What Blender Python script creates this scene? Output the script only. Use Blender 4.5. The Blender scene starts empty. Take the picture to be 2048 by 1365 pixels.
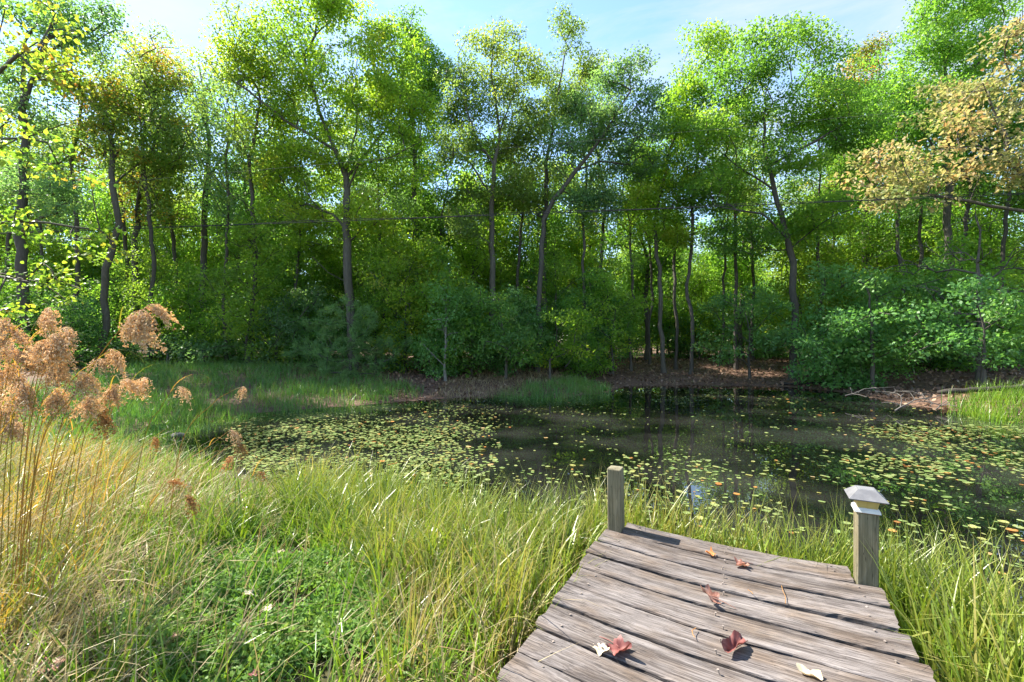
import bpy, math, random
import numpy as np

# ------------------------------------------------------------------ camera, world, sun, exposure
SC = bpy.context.scene
COL = SC.collection
F = 910.0            # focal length in photo pixels (2048 wide)
HC = 1.6             # camera height above the pond surface
SUN_EL, SUN_AZ = 49.0, -63.0      # azimuth clockwise from +Y (negative = left of view)

cam = bpy.data.cameras.new("camera"); cam.sensor_width = 36.0; cam.lens = F / 2048 * 36.0
cam.clip_start = 0.05; cam.clip_end = 3000
cam_o = bpy.data.objects.new("camera", cam); COL.objects.link(cam_o)
cam_o.location = (0, 0, HC); cam_o.rotation_euler = (math.radians(90), 0, 0)
SC.camera = cam_o

world = bpy.data.worlds.new("World"); SC.world = world; world.use_nodes = True
wn = world.node_tree.nodes; wl = world.node_tree.links; wn.clear()
w_out = wn.new("ShaderNodeOutputWorld"); w_bg = wn.new("ShaderNodeBackground")
sky = wn.new("ShaderNodeTexSky"); sky.sky_type = 'NISHITA'; sky.sun_disc = False
sky.sun_elevation = math.radians(SUN_EL); sky.sun_rotation = math.radians(SUN_AZ)
sky.air_density = 1.1; sky.dust_density = 0.0; sky.ozone_density = 3.0; sky.altitude = 200
w_tc = wn.new("ShaderNodeTexCoord"); w_map = wn.new("ShaderNodeMapping")
w_map.inputs['Scale'].default_value = (1.2, 1.2, 4.5); w_map.inputs['Rotation'].default_value = (0.0, 0.25, 0.4)
w_no = wn.new("ShaderNodeTexNoise"); w_no.inputs['Scale'].default_value = 2.1; w_no.inputs['Detail'].default_value = 9
w_no.inputs['Roughness'].default_value = 0.62; w_no.inputs['Distortion'].default_value = 0.5
w_rp = wn.new("ShaderNodeValToRGB")
w_rp.color_ramp.elements[0].position = 0.42; w_rp.color_ramp.elements[1].position = 0.72
w_rp.color_ramp.elements[0].color = (0, 0, 0, 1); w_rp.color_ramp.elements[1].color = (0.8, 0.8, 0.8, 1)
w_mx = wn.new("ShaderNodeMix"); w_mx.data_type = 'RGBA'
wl.new(w_tc.outputs['Generated'], w_map.inputs['Vector']); wl.new(w_map.outputs[0], w_no.inputs['Vector'])
wl.new(w_no.outputs['Fac'], w_rp.inputs[0]); wl.new(w_rp.outputs[0], w_mx.inputs['Factor'])
wl.new(sky.outputs[0], w_mx.inputs['A']); w_mx.inputs['B'].default_value = (2.35, 2.5, 2.75, 1)
wl.new(w_mx.outputs['Result'], w_bg.inputs['Color']); w_bg.inputs['Strength'].default_value = 0.095
wl.new(w_bg.outputs[0], w_out.inputs['Surface'])

sun = bpy.data.lights.new("sun", 'SUN'); sun.energy = 4.3; sun.angle = math.radians(0.53); sun.color = (1.0, 0.93, 0.82)
sun_o = bpy.data.objects.new("sun", sun); COL.objects.link(sun_o)
_az, _el = math.radians(SUN_AZ), math.radians(SUN_EL)
from mathutils import Vector, Matrix
_to = Vector((math.sin(_az) * math.cos(_el), math.cos(_az) * math.cos(_el), math.sin(_el)))
sun_o.rotation_euler = _to.to_track_quat('Z', 'Y').to_euler(); sun_o.location = _to * 60

SC.view_settings.view_transform = 'Standard'; SC.view_settings.look = 'None'
SC.view_settings.gamma = 1.0; SC.view_settings.exposure = 2.15; SC.view_settings.use_curve_mapping = False
SC.render.engine = 'CYCLES'
cy = SC.cycles
cy.max_bounces = 7; cy.diffuse_bounces = 5; cy.glossy_bounces = 2; cy.transmission_bounces = 4; cy.transparent_max_bounces = 6
cy.caustics_reflective = False; cy.caustics_refractive = False
cy.sample_clamp_indirect = 6.0; cy.adaptive_threshold = 0.02
cy.use_denoising = True
try:
    cy.denoiser = 'OPENIMAGEDENOISE'; cy.denoising_prefilter = 'ACCURATE'
except Exception:
    pass

# ------------------------------------------------------------------ helpers
RNG = np.random.default_rng(7)

def at(x, y, Y):
    """photo pixel at a given distance -> world point"""
    return np.array([(x - 1024) / F * Y, Y, HC - (y - 682.5) / F * Y])

def on(x, y, z=0.0):
    """photo pixel on the horizontal plane at height z -> world point"""
    Y = (HC - z) * F / (y - 682.5)
    return np.array([(x - 1024) / F * Y, Y, z])

def unit(a):
    return a / np.maximum(np.linalg.norm(a, axis=-1, keepdims=True), 1e-9)

def mesh(name, V, faces, mats=None, attrs=None, smooth=False, mat_idx=None):
    """faces: list of int arrays (n,k)"""
    me = bpy.data.meshes.new(name)
    V = np.asarray(V, dtype=np.float32).reshape(-1, 3)
    faces = [np.asarray(f, dtype=np.int32) for f in faces if len(f)]
    loops = np.concatenate([f.ravel() for f in faces]) if faces else np.zeros(0, np.int32)
    tot = np.concatenate([np.full(len(f), f.shape[1], np.int32) for f in faces]) if faces else np.zeros(0, np.int32)
    st = np.concatenate([[0], np.cumsum(tot)[:-1]]).astype(np.int32) if len(tot) else tot
    me.vertices.add(len(V)); me.vertices.foreach_set("co", V.ravel())
    me.loops.add(len(loops)); me.loops.foreach_set("vertex_index", loops)
    me.polygons.add(len(tot)); me.polygons.foreach_set("loop_start", st)
    me.polygons.foreach_set("use_smooth", np.full(len(tot), bool(smooth)))
    if mat_idx is not None:
        me.polygons.foreach_set("material_index", np.asarray(mat_idx, np.int32))
    for k, a in (attrs or {}).items():
        at_ = me.attributes.new(k, 'FLOAT', 'POINT'); at_.data.foreach_set("value", np.asarray(a, np.float32))
    for m in (mats or []):
        me.materials.append(m)
    me.update(calc_edges=True)
    return me

def add(name, me, parent=None, loc=None, label=None, cat=None, group=None, kind=None):
    o = bpy.data.objects.new(name, me); COL.objects.link(o)
    if parent is not None: o.parent = parent
    if loc is not None: o.location = loc
    if label: o["label"] = label
    if cat: o["category"] = cat
    if group: o["group"] = group
    if kind: o["kind"] = kind
    return o

def empty(name, loc, label, cat, group=None, rz=0.0):
    o = add(name, None, None, loc, label, cat, group); o.rotation_euler = (0, 0, rz); o.empty_display_size = 0.1
    return o

def copy_tree(root, loc, rz=0.0, sc=1.0, label=None):
    r = root.copy(); COL.objects.link(r); r.location = loc; r.rotation_euler = (0, 0, rz); r.scale = (sc, sc, sc)
    if label: r["label"] = label
    for ch in root.children:
        c = ch.copy(); COL.objects.link(c); c.parent = r
        for g in ch.children:
            d = g.copy(); COL.objects.link(d); d.parent = c
    return r

# ------------------------------------------------------------------ materials
def new_mat(name):
    m = bpy.data.materials.new(name); m.use_nodes = True
    nt = m.node_tree; nt.nodes.clear()
    out = nt.nodes.new("ShaderNodeOutputMaterial")
    return m, nt.nodes, nt.links, out

def ramp(n, stops):
    r = n.new("ShaderNodeValToRGB"); cr = r.color_ramp
    while len(cr.elements) > 1: cr.elements.remove(cr.elements[0])
    cr.elements[0].position = stops[0][0]; cr.elements[0].color = (*stops[0][1], 1)
    for p, c in stops[1:]:
        e = cr.elements.new(p); e.color = (*c, 1)
    return r

def even(*cols):
    k = len(cols) - 1
    return [(i / k, c) for i, c in enumerate(cols)]

def leaf_mat(name, stops, trans=0.42, rough=0.5, spec=0.35, tboost=(2.05, 2.0, 1.15), vary=0.15):
    m, n, l, out = new_mat(name)
    a = n.new("ShaderNodeAttribute"); a.attribute_name = "c"
    r = ramp(n, stops); l.new(a.outputs['Fac'], r.inputs[0])
    oi = n.new("ShaderNodeObjectInfo")
    hs = n.new("ShaderNodeHueSaturation"); l.new(r.outputs[0], hs.inputs['Color'])
    mr = n.new("ShaderNodeMapRange"); mr.inputs[3].default_value = 1 - vary; mr.inputs[4].default_value = 1 + vary
    l.new(oi.outputs['Random'], mr.inputs[0]); l.new(mr.outputs[0], hs.inputs['Value'])
    p = n.new("ShaderNodeBsdfPrincipled"); p.inputs['Roughness'].default_value = rough
    p.inputs['Specular IOR Level'].default_value = spec
    l.new(hs.outputs[0], p.inputs['Base Color'])
    mu = n.new("ShaderNodeMix"); mu.data_type = 'RGBA'; mu.blend_type = 'MULTIPLY'; mu.inputs['Factor'].default_value = 1.0
    l.new(hs.outputs[0], mu.inputs['A']); mu.inputs['B'].default_value = (*tboost, 1)
    t = n.new("ShaderNodeBsdfTranslucent"); l.new(mu.outputs['Result'], t.inputs['Color'])
    mx = n.new("ShaderNodeMixShader"); mx.inputs[0].default_value = trans
    l.new(p.outputs[0], mx.inputs[1]); l.new(t.outputs[0], mx.inputs[2]); l.new(mx.outputs[0], out.inputs[0])
    return m

def noise_mat(name, stops, scale=(1, 1, 1), nscale=6.0, detail=6, rough=0.85, bump=0.3, bdist=0.02, spec=0.25, nrough=0.6):
    m, n, l, out = new_mat(name)
    tc = n.new("ShaderNodeTexCoord"); mp = n.new("ShaderNodeMapping"); mp.inputs['Scale'].default_value = scale
    l.new(tc.outputs['Object'], mp.inputs[0])
    no = n.new("ShaderNodeTexNoise"); no.inputs['Scale'].default_value = nscale; no.inputs['Detail'].default_value = detail
    no.inputs['Roughness'].default_value = nrough
    l.new(mp.outputs[0], no.inputs['Vector'])
    r = ramp(n, stops); l.new(no.outputs['Fac'], r.inputs[0])
    p = n.new("ShaderNodeBsdfPrincipled"); p.inputs['Roughness'].default_value = rough; p.inputs['Specular IOR Level'].default_value = spec
    l.new(r.outputs[0], p.inputs['Base Color'])
    b = n.new("ShaderNodeBump"); b.inputs['Strength'].default_value = bump; b.inputs['Distance'].default_value = bdist
    l.new(no.outputs['Fac'], b.inputs['Height']); l.new(b.outputs[0], p.inputs['Normal'])
    l.new(p.outputs[0], out.inputs[0])
    return m

M = {}
# foliage palettes (linear; greens lightened to stand in for fill light in the shade)
M['yg'] = leaf_mat("leaf_yellow_green", even((0.08, 0.15, 0.022), (0.13, 0.225, 0.026), (0.18, 0.285, 0.03), (0.24, 0.31, 0.035), (0.31, 0.3, 0.045)), trans=0.58, tboost=(1.8, 1.85, 0.95))
M['mid'] = leaf_mat("leaf_mid_green", even((0.069, 0.155, 0.029), (0.103, 0.218, 0.034), (0.155, 0.287, 0.039), (0.207, 0.310, 0.046)), trans=0.56)
M['olive'] = leaf_mat("leaf_olive", even((0.084, 0.144, 0.042), (0.126, 0.198, 0.050), (0.168, 0.246, 0.054), (0.264, 0.288, 0.060)), trans=0.54)
M['blue'] = leaf_mat("leaf_blue_green", even((0.065, 0.137, 0.058), (0.098, 0.189, 0.075), (0.130, 0.240, 0.085), (0.182, 0.273, 0.091)), trans=0.5)
M['dark'] = leaf_mat("leaf_dark_green", even((0.058, 0.137, 0.039), (0.091, 0.195, 0.047), (0.130, 0.260, 0.052), (0.195, 0.286, 0.052)), trans=0.52)
M['teal'] = leaf_mat("leaf_fresh_shrub", even((0.065, 0.165, 0.05), (0.09, 0.215, 0.06), (0.12, 0.26, 0.068), (0.17, 0.29, 0.07)), trans=0.45, rough=0.45, spec=0.4)
M['rust'] = leaf_mat("leaf_green_turning_rust", even((0.057, 0.115, 0.025), (0.092, 0.172, 0.029), (0.127, 0.207, 0.034), (0.196, 0.218, 0.034), (0.345, 0.196, 0.040), (0.414, 0.138, 0.034)), trans=0.55)
M['maple'] = leaf_mat("leaf_maple_turning", even((0.07, 0.15, 0.025), (0.12, 0.23, 0.03), (0.18, 0.29, 0.035), (0.26, 0.29, 0.04), (0.4, 0.18, 0.04)), trans=0.52, rough=0.4)
M['tan'] = leaf_mat("leaf_tan_orange", even((0.17, 0.25, 0.06), (0.26, 0.32, 0.09), (0.38, 0.38, 0.14), (0.5, 0.42, 0.2), (0.5, 0.29, 0.13)), trans=0.5, rough=0.5, tboost=(1.2, 1.2, 0.9))
M['needle'] = leaf_mat("pine_needles", even((0.10, 0.21, 0.07), (0.14, 0.27, 0.085), (0.2, 0.33, 0.1)), trans=0.42, tboost=(1.5, 1.5, 0.95))
M['back'] = leaf_mat("leaf_wood_green", even((0.084, 0.162, 0.030), (0.138, 0.240, 0.036), (0.192, 0.324, 0.041), (0.288, 0.360, 0.048)), trans=0.58, vary=0.25)
# barks
M['bark'] = noise_mat("bark_grey_brown", even((0.04, 0.036, 0.028), (0.095, 0.086, 0.066), (0.18, 0.165, 0.13)), scale=(6, 6, 1.2), nscale=3.5, bump=0.8, bdist=0.03)
M['bark_dark'] = noise_mat("bark_dark", even((0.035, 0.032, 0.026), (0.08, 0.072, 0.058), (0.15, 0.135, 0.108)), scale=(6, 6, 1.2), nscale=3.5, bump=0.8, bdist=0.03)
M['bark_pale'] = noise_mat("bark_pale", even((0.10, 0.094, 0.078), (0.2, 0.188, 0.16), (0.3, 0.285, 0.25)), scale=(4, 4, 3), nscale=3, bump=0.4, bdist=0.01)
M['dead'] = noise_mat("dead_wood_silver", even((0.05, 0.046, 0.04), (0.10, 0.093, 0.083), (0.17, 0.16, 0.145)), scale=(5, 5, 5), nscale=3, bump=0.4, bdist=0.01)

# grasses: "c" = blade colour, "t" = along the blade
def blade_mat(name, stops, tip, tipamt=0.5, trans=0.36, rough=0.36, spec=0.6, tboost=(1.35, 1.3, 0.7)):
    m, n, l, out = new_mat(name)
    a = n.new("ShaderNodeAttribute"); a.attribute_name = "c"
    t = n.new("ShaderNodeAttribute"); t.attribute_name = "t"
    r = ramp(n, stops); l.new(a.outputs['Fac'], r.inputs[0])
    mm = n.new("ShaderNodeMath"); mm.operation = 'POWER'; l.new(t.outputs['Fac'], mm.inputs[0]); mm.inputs[1].default_value = 2.5
    m2 = n.new("ShaderNodeMath"); m2.operation = 'MULTIPLY'; l.new(mm.outputs[0], m2.inputs[0]); m2.inputs[1].default_value = tipamt
    mx = n.new("ShaderNodeMix"); mx.data_type = 'RGBA'; l.new(m2.outputs[0], mx.inputs['Factor'])
    l.new(r.outputs[0], mx.inputs['A']); mx.inputs['B'].default_value = (*tip, 1)
    p = n.new("ShaderNodeBsdfPrincipled"); p.inputs['Roughness'].default_value = rough; p.inputs['Specular IOR Level'].default_value = spec
    l.new(mx.outputs['Result'], p.inputs['Base Color'])
    mu = n.new("ShaderNodeMix"); mu.data_type = 'RGBA'; mu.blend_type = 'MULTIPLY'; mu.inputs['Factor'].default_value = 1.0
    l.new(mx.outputs['Result'], mu.inputs['A']); mu.inputs['B'].default_value = (*tboost, 1)
    tr = n.new("ShaderNodeBsdfTranslucent"); l.new(mu.outputs['Result'], tr.inputs['Color'])
    ms = n.new("ShaderNodeMixShader"); ms.inputs[0].default_value = trans
    l.new(p.outputs[0], ms.inputs[1]); l.new(tr.outputs[0], ms.inputs[2]); l.new(ms.outputs[0], out.inputs[0])
    return m

M['g_rush'] = blade_mat("rush_blades", even((0.065, 0.14, 0.013), (0.115, 0.21, 0.018), (0.175, 0.26, 0.025), (0.25, 0.26, 0.06), (0.36, 0.28, 0.13)), (0.3, 0.22, 0.09), 0.45)
M['g_green'] = blade_mat("fresh_grass_blades", even((0.07, 0.17, 0.014), (0.115, 0.24, 0.018), (0.17, 0.3, 0.022), (0.23, 0.32, 0.028)), (0.2, 0.26, 0.05), 0.4, trans=0.4)
M['g_straw'] = blade_mat("straw_blades", even((0.13, 0.11, 0.04), (0.22, 0.18, 0.075), (0.32, 0.26, 0.125), (0.46, 0.4, 0.24), (0.29, 0.14, 0.05)), (0.36, 0.28, 0.15), 0.5, trans=0.3, rough=0.5, spec=0.3, tboost=(1.1, 1.05, 0.8))
M['g_gold'] = blade_mat("golden_stalks", even((0.14, 0.16, 0.02), (0.22, 0.19, 0.03), (0.32, 0.2, 0.04), (0.4, 0.22, 0.06)), (0.36, 0.24, 0.08), 0.4, trans=0.4)
M['g_far'] = blade_mat("far_sedge", even((0.05, 0.15, 0.03), (0.08, 0.21, 0.035), (0.12, 0.25, 0.04), (0.22, 0.26, 0.07)), (0.12, 0.2, 0.05), 0.3, trans=0.42)
M['cover'] = leaf_mat("ground_cover_leaf", even((0.06, 0.14, 0.03), (0.095, 0.2, 0.04), (0.14, 0.25, 0.05), (0.2, 0.28, 0.07)), trans=0.4, rough=0.55, spec=0.2, tboost=(1.4, 1.4, 0.8))
M['moss'] = leaf_mat("lime_moss", even((0.14, 0.25, 0.02), (0.2, 0.33, 0.025), (0.26, 0.38, 0.04)), trans=0.35, tboost=(1.4, 1.4, 0.8))
M['litter'] = leaf_mat("leaf_litter_brown", even((0.05, 0.03, 0.02), (0.12, 0.07, 0.045), (0.2, 0.12, 0.075), (0.28, 0.18, 0.11), (0.34, 0.25, 0.18)), trans=0.15, tboost=(1.1, 1, 0.9))
M['wool'] = leaf_mat("woolgrass_spikelets", even((0.55, 0.4, 0.24), (0.66, 0.5, 0.32), (0.75, 0.6, 0.41), (0.82, 0.7, 0.52)), trans=0.55, rough=0.7, spec=0.2, tboost=(1.2, 1.15, 1.0))
M['wool_rust'] = leaf_mat("woolgrass_spikelets_rust", even((0.34, 0.17, 0.06), (0.45, 0.25, 0.09), (0.55, 0.34, 0.14), (0.63, 0.43, 0.21)), trans=0.5, rough=0.7, spec=0.2, tboost=(1.2, 1.15, 0.95))
M['pad'] = leaf_mat("lily_pad_green", even((0.11, 0.17, 0.05), (0.17, 0.24, 0.075), (0.22, 0.28, 0.1), (0.26, 0.3, 0.11), (0.29, 0.27, 0.08)), trans=0.12, rough=0.22, spec=0.8, vary=0.2, tboost=(1.4, 1.4, 0.8))
M['pad_old'] = leaf_mat("lily_pad_orange", even((0.22, 0.10, 0.03), (0.33, 0.14, 0.04), (0.42, 0.22, 0.06), (0.36, 0.27, 0.14)), trans=0.12, rough=0.35, spec=0.5, vary=0.2, tboost=(1.4, 1.4, 0.8))

# ------------------------------------------------------------------ pond outline and ground
POND = np.array([on(*p)[:2] for p in [
    (230, 905), (330, 930), (470, 938), (600, 985), (780, 1030), (1000, 1075), (1250, 1115), (1500, 1160), (1800, 1230), (2250, 1330)]]
    + [(7.5, 2.6), (11.5, 5.0), (13.2, 8.4)]
    + [tuple(on(*p)[:2]) for p in [(2048, 838), (1900, 822), (1790, 806), (1700, 787), (1600, 776), (1500, 772), (1380, 771), (1250, 773), (1215, 786),
    (1120, 797), (1000, 790), (900, 797), (800, 804), (700, 813), (600, 820), (520, 826), (400, 838), (300, 852), (240, 880)]])

def pond_sd(P):
    """signed distance to the shoreline, negative in the water"""
    P = np.asarray(P, float).reshape(-1, 2); A = POND; B = np.roll(POND, -1, axis=0)
    d2 = np.full(len(P), 1e18); ins = np.zeros(len(P), bool)
    for a, b in zip(A, B):
        ab = b - a; t = np.clip(((P - a) @ ab) / (ab @ ab), 0, 1)
        q = a + t[:, None] * ab
        d2 = np.minimum(d2, ((P - q) ** 2).sum(1))
        cond = (a[1] > P[:, 1]) != (b[1] > P[:, 1])
        with np.errstate(divide='ignore', invalid='ignore'):
            xi = (b[0] - a[0]) * (P[:, 1] - a[1]) / (b[1] - a[1]) + a[0]
        ins ^= cond & (P[:, 0] < xi)
    d = np.sqrt(d2)
    return np.where(ins, -d, d)

def lumps(x, y):
    return (np.sin(x * 1.7 + 1.3 * np.sin(y * 1.1)) * np.sin(y * 1.9 + 0.7 * np.sin(x * 1.3)) * 0.5
            + np.sin(x * 4.1 + y * 2.3) * np.sin(y * 3.7 - x * 1.9) * 0.25)

def ground_z(x, y):
    x = np.asarray(x, float); y = np.asarray(y, float); shp = x.shape
    d = pond_sd(np.stack([x.ravel(), y.ravel()], 1)).reshape(shp)
    near = np.clip((7.0 - y) / 2.0, 0, 1)
    far_h = np.minimum(d * 0.10, 0.62) + np.clip(d - 6, 0, 80) * 0.012
    near_h = np.minimum(d * 0.11, 0.17)
    h = far_h * (1 - near) + near_h * near + lumps(x, y) * 0.05 * np.clip(d / 0.8, 0, 1)
    return np.where(d < 0, np.maximum(d * 0.35, -0.6), h)

def gz(x, y):
    return float(ground_z(np.array([x]), np.array([y]))[0])

def axis(lo, hi, step, far):
    core = np.arange(lo, hi + 1e-6, step)
    out = []; s = step; p = hi
    while p < far:
        s *= 1.35; p += s; out.append(p)
    neg = []; s = step; p = lo
    while p > -far:
        s *= 1.35; p -= s; neg.append(p)
    return np.array(neg[::-1] + list(core) + out)

gx = axis(-22, 22, 0.2, 700); gy = axis(-1, 28, 0.2, 900)
GX, GY = np.meshgrid(gx, gy); GZ = ground_z(GX, GY)
nx, ny = len(gx), len(gy)
idx = np.arange(nx * ny).reshape(ny, nx)
gf = np.stack([idx[:-1, :-1], idx[:-1, 1:], idx[1:, 1:], idx[1:, :-1]], -1).reshape(-1, 4)

def ground_material():
    m, n, l, out = new_mat("ground_soil_and_litter")
    g = n.new("ShaderNodeNewGeometry")
    n1 = n.new("ShaderNodeTexNoise"); n1.inputs['Scale'].default_value = 9; n1.inputs['Detail'].default_value = 8; n1.inputs['Roughness'].default_value = 0.7
    n2 = n.new("ShaderNodeTexNoise"); n2.inputs['Scale'].default_value = 0.8; n2.inputs['Detail'].default_value = 4
    l.new(g.outputs['Position'], n1.inputs['Vector']); l.new(g.outputs['Position'], n2.inputs['Vector'])
    r1 = ramp(n, even((0.03, 0.018, 0.012), (0.085, 0.05, 0.034), (0.16, 0.10, 0.07), (0.23, 0.16, 0.11)))      # leaf litter
    r2 = ramp(n, even((0.02, 0.022, 0.008), (0.045, 0.046, 0.016), (0.09, 0.075, 0.032), (0.15, 0.115, 0.06)))     # thatch
    l.new(n1.outputs['Fac'], r1.inputs[0]); l.new(n1.outputs['Fac'], r2.inputs[0])
    sx = n.new("ShaderNodeSeparateXYZ"); l.new(g.outputs['Position'], sx.inputs[0])
    ad = n.new("ShaderNodeMath"); ad.operation = 'MULTIPLY_ADD'; l.new(n2.outputs['Fac'], ad.inputs[0]); ad.inputs[1].default_value = 3.0
    l.new(sx.outputs['Y'], ad.inputs[2])
    mr = n.new("ShaderNodeMapRange"); l.new(ad.outputs[0], mr.inputs[0]); mr.inputs[1].default_value = 9.0; mr.inputs[2].default_value = 12.5
    mx = n.new("ShaderNodeMix"); mx.data_type = 'RGBA'; l.new(mr.outputs[0], mx.inputs['Factor'])
    l.new(r2.outputs[0], mx.inputs['A']); l.new(r1.outputs[0], mx.inputs['B'])
    p = n.new("ShaderNodeBsdfPrincipled"); p.inputs['Roughness'].default_value = 0.9; p.inputs['Specular IOR Level'].default_value = 0.2
    l.new(mx.outputs['Result'], p.inputs['Base Color'])
    b = n.new("ShaderNodeBump"); b.inputs['Strength'].default_value = 0.7; b.inputs['Distance'].default_value = 0.05
    l.new(n1.outputs['Fac'], b.inputs['Height']); l.new(b.outputs[0], p.inputs['Normal']); l.new(p.outputs[0], out.inputs[0])
    return m

add("ground", mesh("ground", np.stack([GX, GY, GZ], -1), [gf], [ground_material()], smooth=True), kind="structure",
    label="grassy bank and leaf covered forest floor round the pond")

def water_material():
    m, n, l, out = new_mat("pond_water")
    g = n.new("ShaderNodeNewGeometry")
    n1 = n.new("ShaderNodeTexNoise"); n1.inputs['Scale'].default_value = 0.6; n1.inputs['Detail'].default_value = 5
    l.new(g.outputs['Position'], n1.inputs['Vector'])
    r = ramp(n, [(0.44, (0.003, 0.0034, 0.003)), (0.72, (0.027, 0.027, 0.0235))]); l.new(n1.outputs['Fac'], r.inputs[0])
    p = n.new("ShaderNodeBsdfPrincipled"); p.inputs['Roughness'].default_value = 0.0; p.inputs['IOR'].default_value = 1.58
    p.inputs['Specular IOR Level'].default_value = 0.5
    l.new(r.outputs[0], p.inputs['Base Color'])
    n2 = n.new("ShaderNodeTexNoise"); n2.inputs['Scale'].default_value = 5.0; n2.inputs['Detail'].default_value = 2
    l.new(g.outputs['Position'], n2.inputs['Vector'])
    b = n.new("ShaderNodeBump"); b.inputs['Strength'].default_value = 0.008; b.inputs['Distance'].default_value = 0.01
    l.new(n2.outputs['Fac'], b.inputs['Height']); l.new(b.outputs[0], p.inputs['Normal']); l.new(p.outputs[0], out.inputs[0])
    return m

_c = POND.mean(0); _grow = POND + unit(POND - _c) * 0.8
add("pond_water", mesh("pond_water", np.c_[_grow, np.zeros(len(_grow))], [np.arange(len(_grow))[None, :]], [water_material()]),
    kind="structure", label="still murky brown pond water mirroring the trees")

# ------------------------------------------------------------------ vegetation generators
def tubes(chains, sides_of):
    """chains: list of (pts (k,3), radii (k,)) -> V, quads"""
    Vs, Fs, off = [], [], 0
    for P, R in chains:
        k = len(P); s = sides_of(R.max())
        T = np.gradient(P, axis=0); T = unit(T)
        ref = np.array([0.0, 0, 1]) if abs(T[0, 2]) < 0.9 else np.array([1.0, 0, 0])
        U = unit(np.cross(T, ref)); Wv = np.cross(T, U)
        a = np.arange(s) / s * 2 * np.pi
        ring = P[:, None, :] + R[:, None, None] * (np.cos(a)[None, :, None] * U[:, None, :] + np.sin(a)[None, :, None] * Wv[:, None, :])
        Vs.append(ring.reshape(-1, 3))
        i = np.arange(k * s).reshape(k, s); j = np.roll(i, -1, axis=1)
        Fs.append(np.stack([i[:-1], j[:-1], j[1:], i[1:]], -1).reshape(-1, 4) + off)
        off += k * s
    return np.concatenate(Vs), np.concatenate(Fs)

class Skeleton:
    def __init__(s): s.p = []; s.par = []; s.fix = []
    def poly(s, pts, rng, step=0.45, jit=0.03, r=None):
        pts = np.asarray(pts, float)
        if s.p:
            A = np.array(s.p); last = int(np.argmin(((A - pts[0]) ** 2).sum(1))); pts[0] = A[last]
        else:
            s.p.append(pts[0]); s.par.append(-1); s.fix.append(0.0); last = 0
        for a, b in zip(pts[:-1], pts[1:]):
            k = max(1, int(np.linalg.norm(b - a) / step))
            for i in range(1, k + 1):
                q = a + (b - a) * i / k + rng.normal(0, jit, 3) * (1, 1, 0.3)
                s.p.append(q); s.par.append(last); s.fix.append(0.0); last = len(s.p) - 1
    def reach(s, C, rng, up=0.55, arch=0.1, zmin=None):
        A = np.array(s.p)
        d = np.min(np.linalg.norm(C[:, None, :] - A[None], axis=2), axis=1) if len(C) * len(A) < 4e6 else np.linalg.norm(C - A[-1], axis=1)
        for i in np.argsort(d):
            c = C[i]; A = np.array(s.p) if False else s._arr()
            v = c - A; L = np.linalg.norm(v, axis=1); hd = np.linalg.norm(v[:, :2], axis=1)
            cost = L + 1.1 * np.maximum(0, up * hd - v[:, 2])
            if zmin is not None: cost = cost + np.where(A[:, 2] < zmin, 3.0 * (zmin - A[:, 2]), 0)
            last = int(np.argmin(cost)); a = A[last]; D = np.linalg.norm(c - a)
            if D < 0.05: continue
            k = max(2, int(D / 0.5)); ctrl = (a + c) / 2 + np.array([0, 0, arch * D]) + rng.normal(0, 0.08 * D, 3)
            for j in range(1, k + 1):
                t = j / k; q = (1 - t) ** 2 * a + 2 * t * (1 - t) * ctrl + t * t * c
                s.p.append(q); s.par.append(last); s.fix.append(0.0); last = len(s.p) - 1
    def _arr(s):
        if not hasattr(s, 'buf') or len(s.buf) < len(s.p):
            s.buf = np.zeros((max(4096, 2 * len(s.p)), 3)); s.n = 0
        if s.n < len(s.p):
            s.buf[s.n:len(s.p)] = np.array(s.p[s.n:]); s.n = len(s.p)
        return s.buf[:s.n]
    def chains(s, r0, tip=0.007, power=0.6, taper=0.9):
        n = len(s.p); w = np.zeros(n); kids = [[] for _ in range(n)]
        for i in range(n - 1, 0, -1):
            if w[i] == 0: w[i] = 1
            w[s.par[i]] += w[i]; kids[s.par[i]].append(i)
        P = np.array(s.p); f = (w / w[0]) ** power
        z = np.clip((P[:, 2] - P[0, 2]) / max(0.1, P[:, 2].max() - P[0, 2]), 0, 1)
        R = tip + (r0 - tip) * f * (1 - 0.35 * z)
        R[P[:, 2] < P[0, 2] + 0.5] *= 1 + 0.5 * (1 - (P[P[:, 2] < P[0, 2] + 0.5][:, 2] - P[0, 2]) / 0.5)
        out = []; stack = [(0, None)]
        while stack:
            st, pre = stack.pop(); ch = [] if pre is None else [pre]; cur = st
            while True:
                ch.append(cur); ks = kids[cur]
                if not ks: break
                ks = sorted(ks, key=lambda q: -w[q])
                for q in ks[1:]: stack.append((q, cur))
                cur = ks[0]
            if len(ch) >= 2:
                r = R[ch].copy()
                if pre is not None: r[0] = min(r[0], r[1] * 1.25)
                out.append((P[ch], r))
        return out

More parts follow.
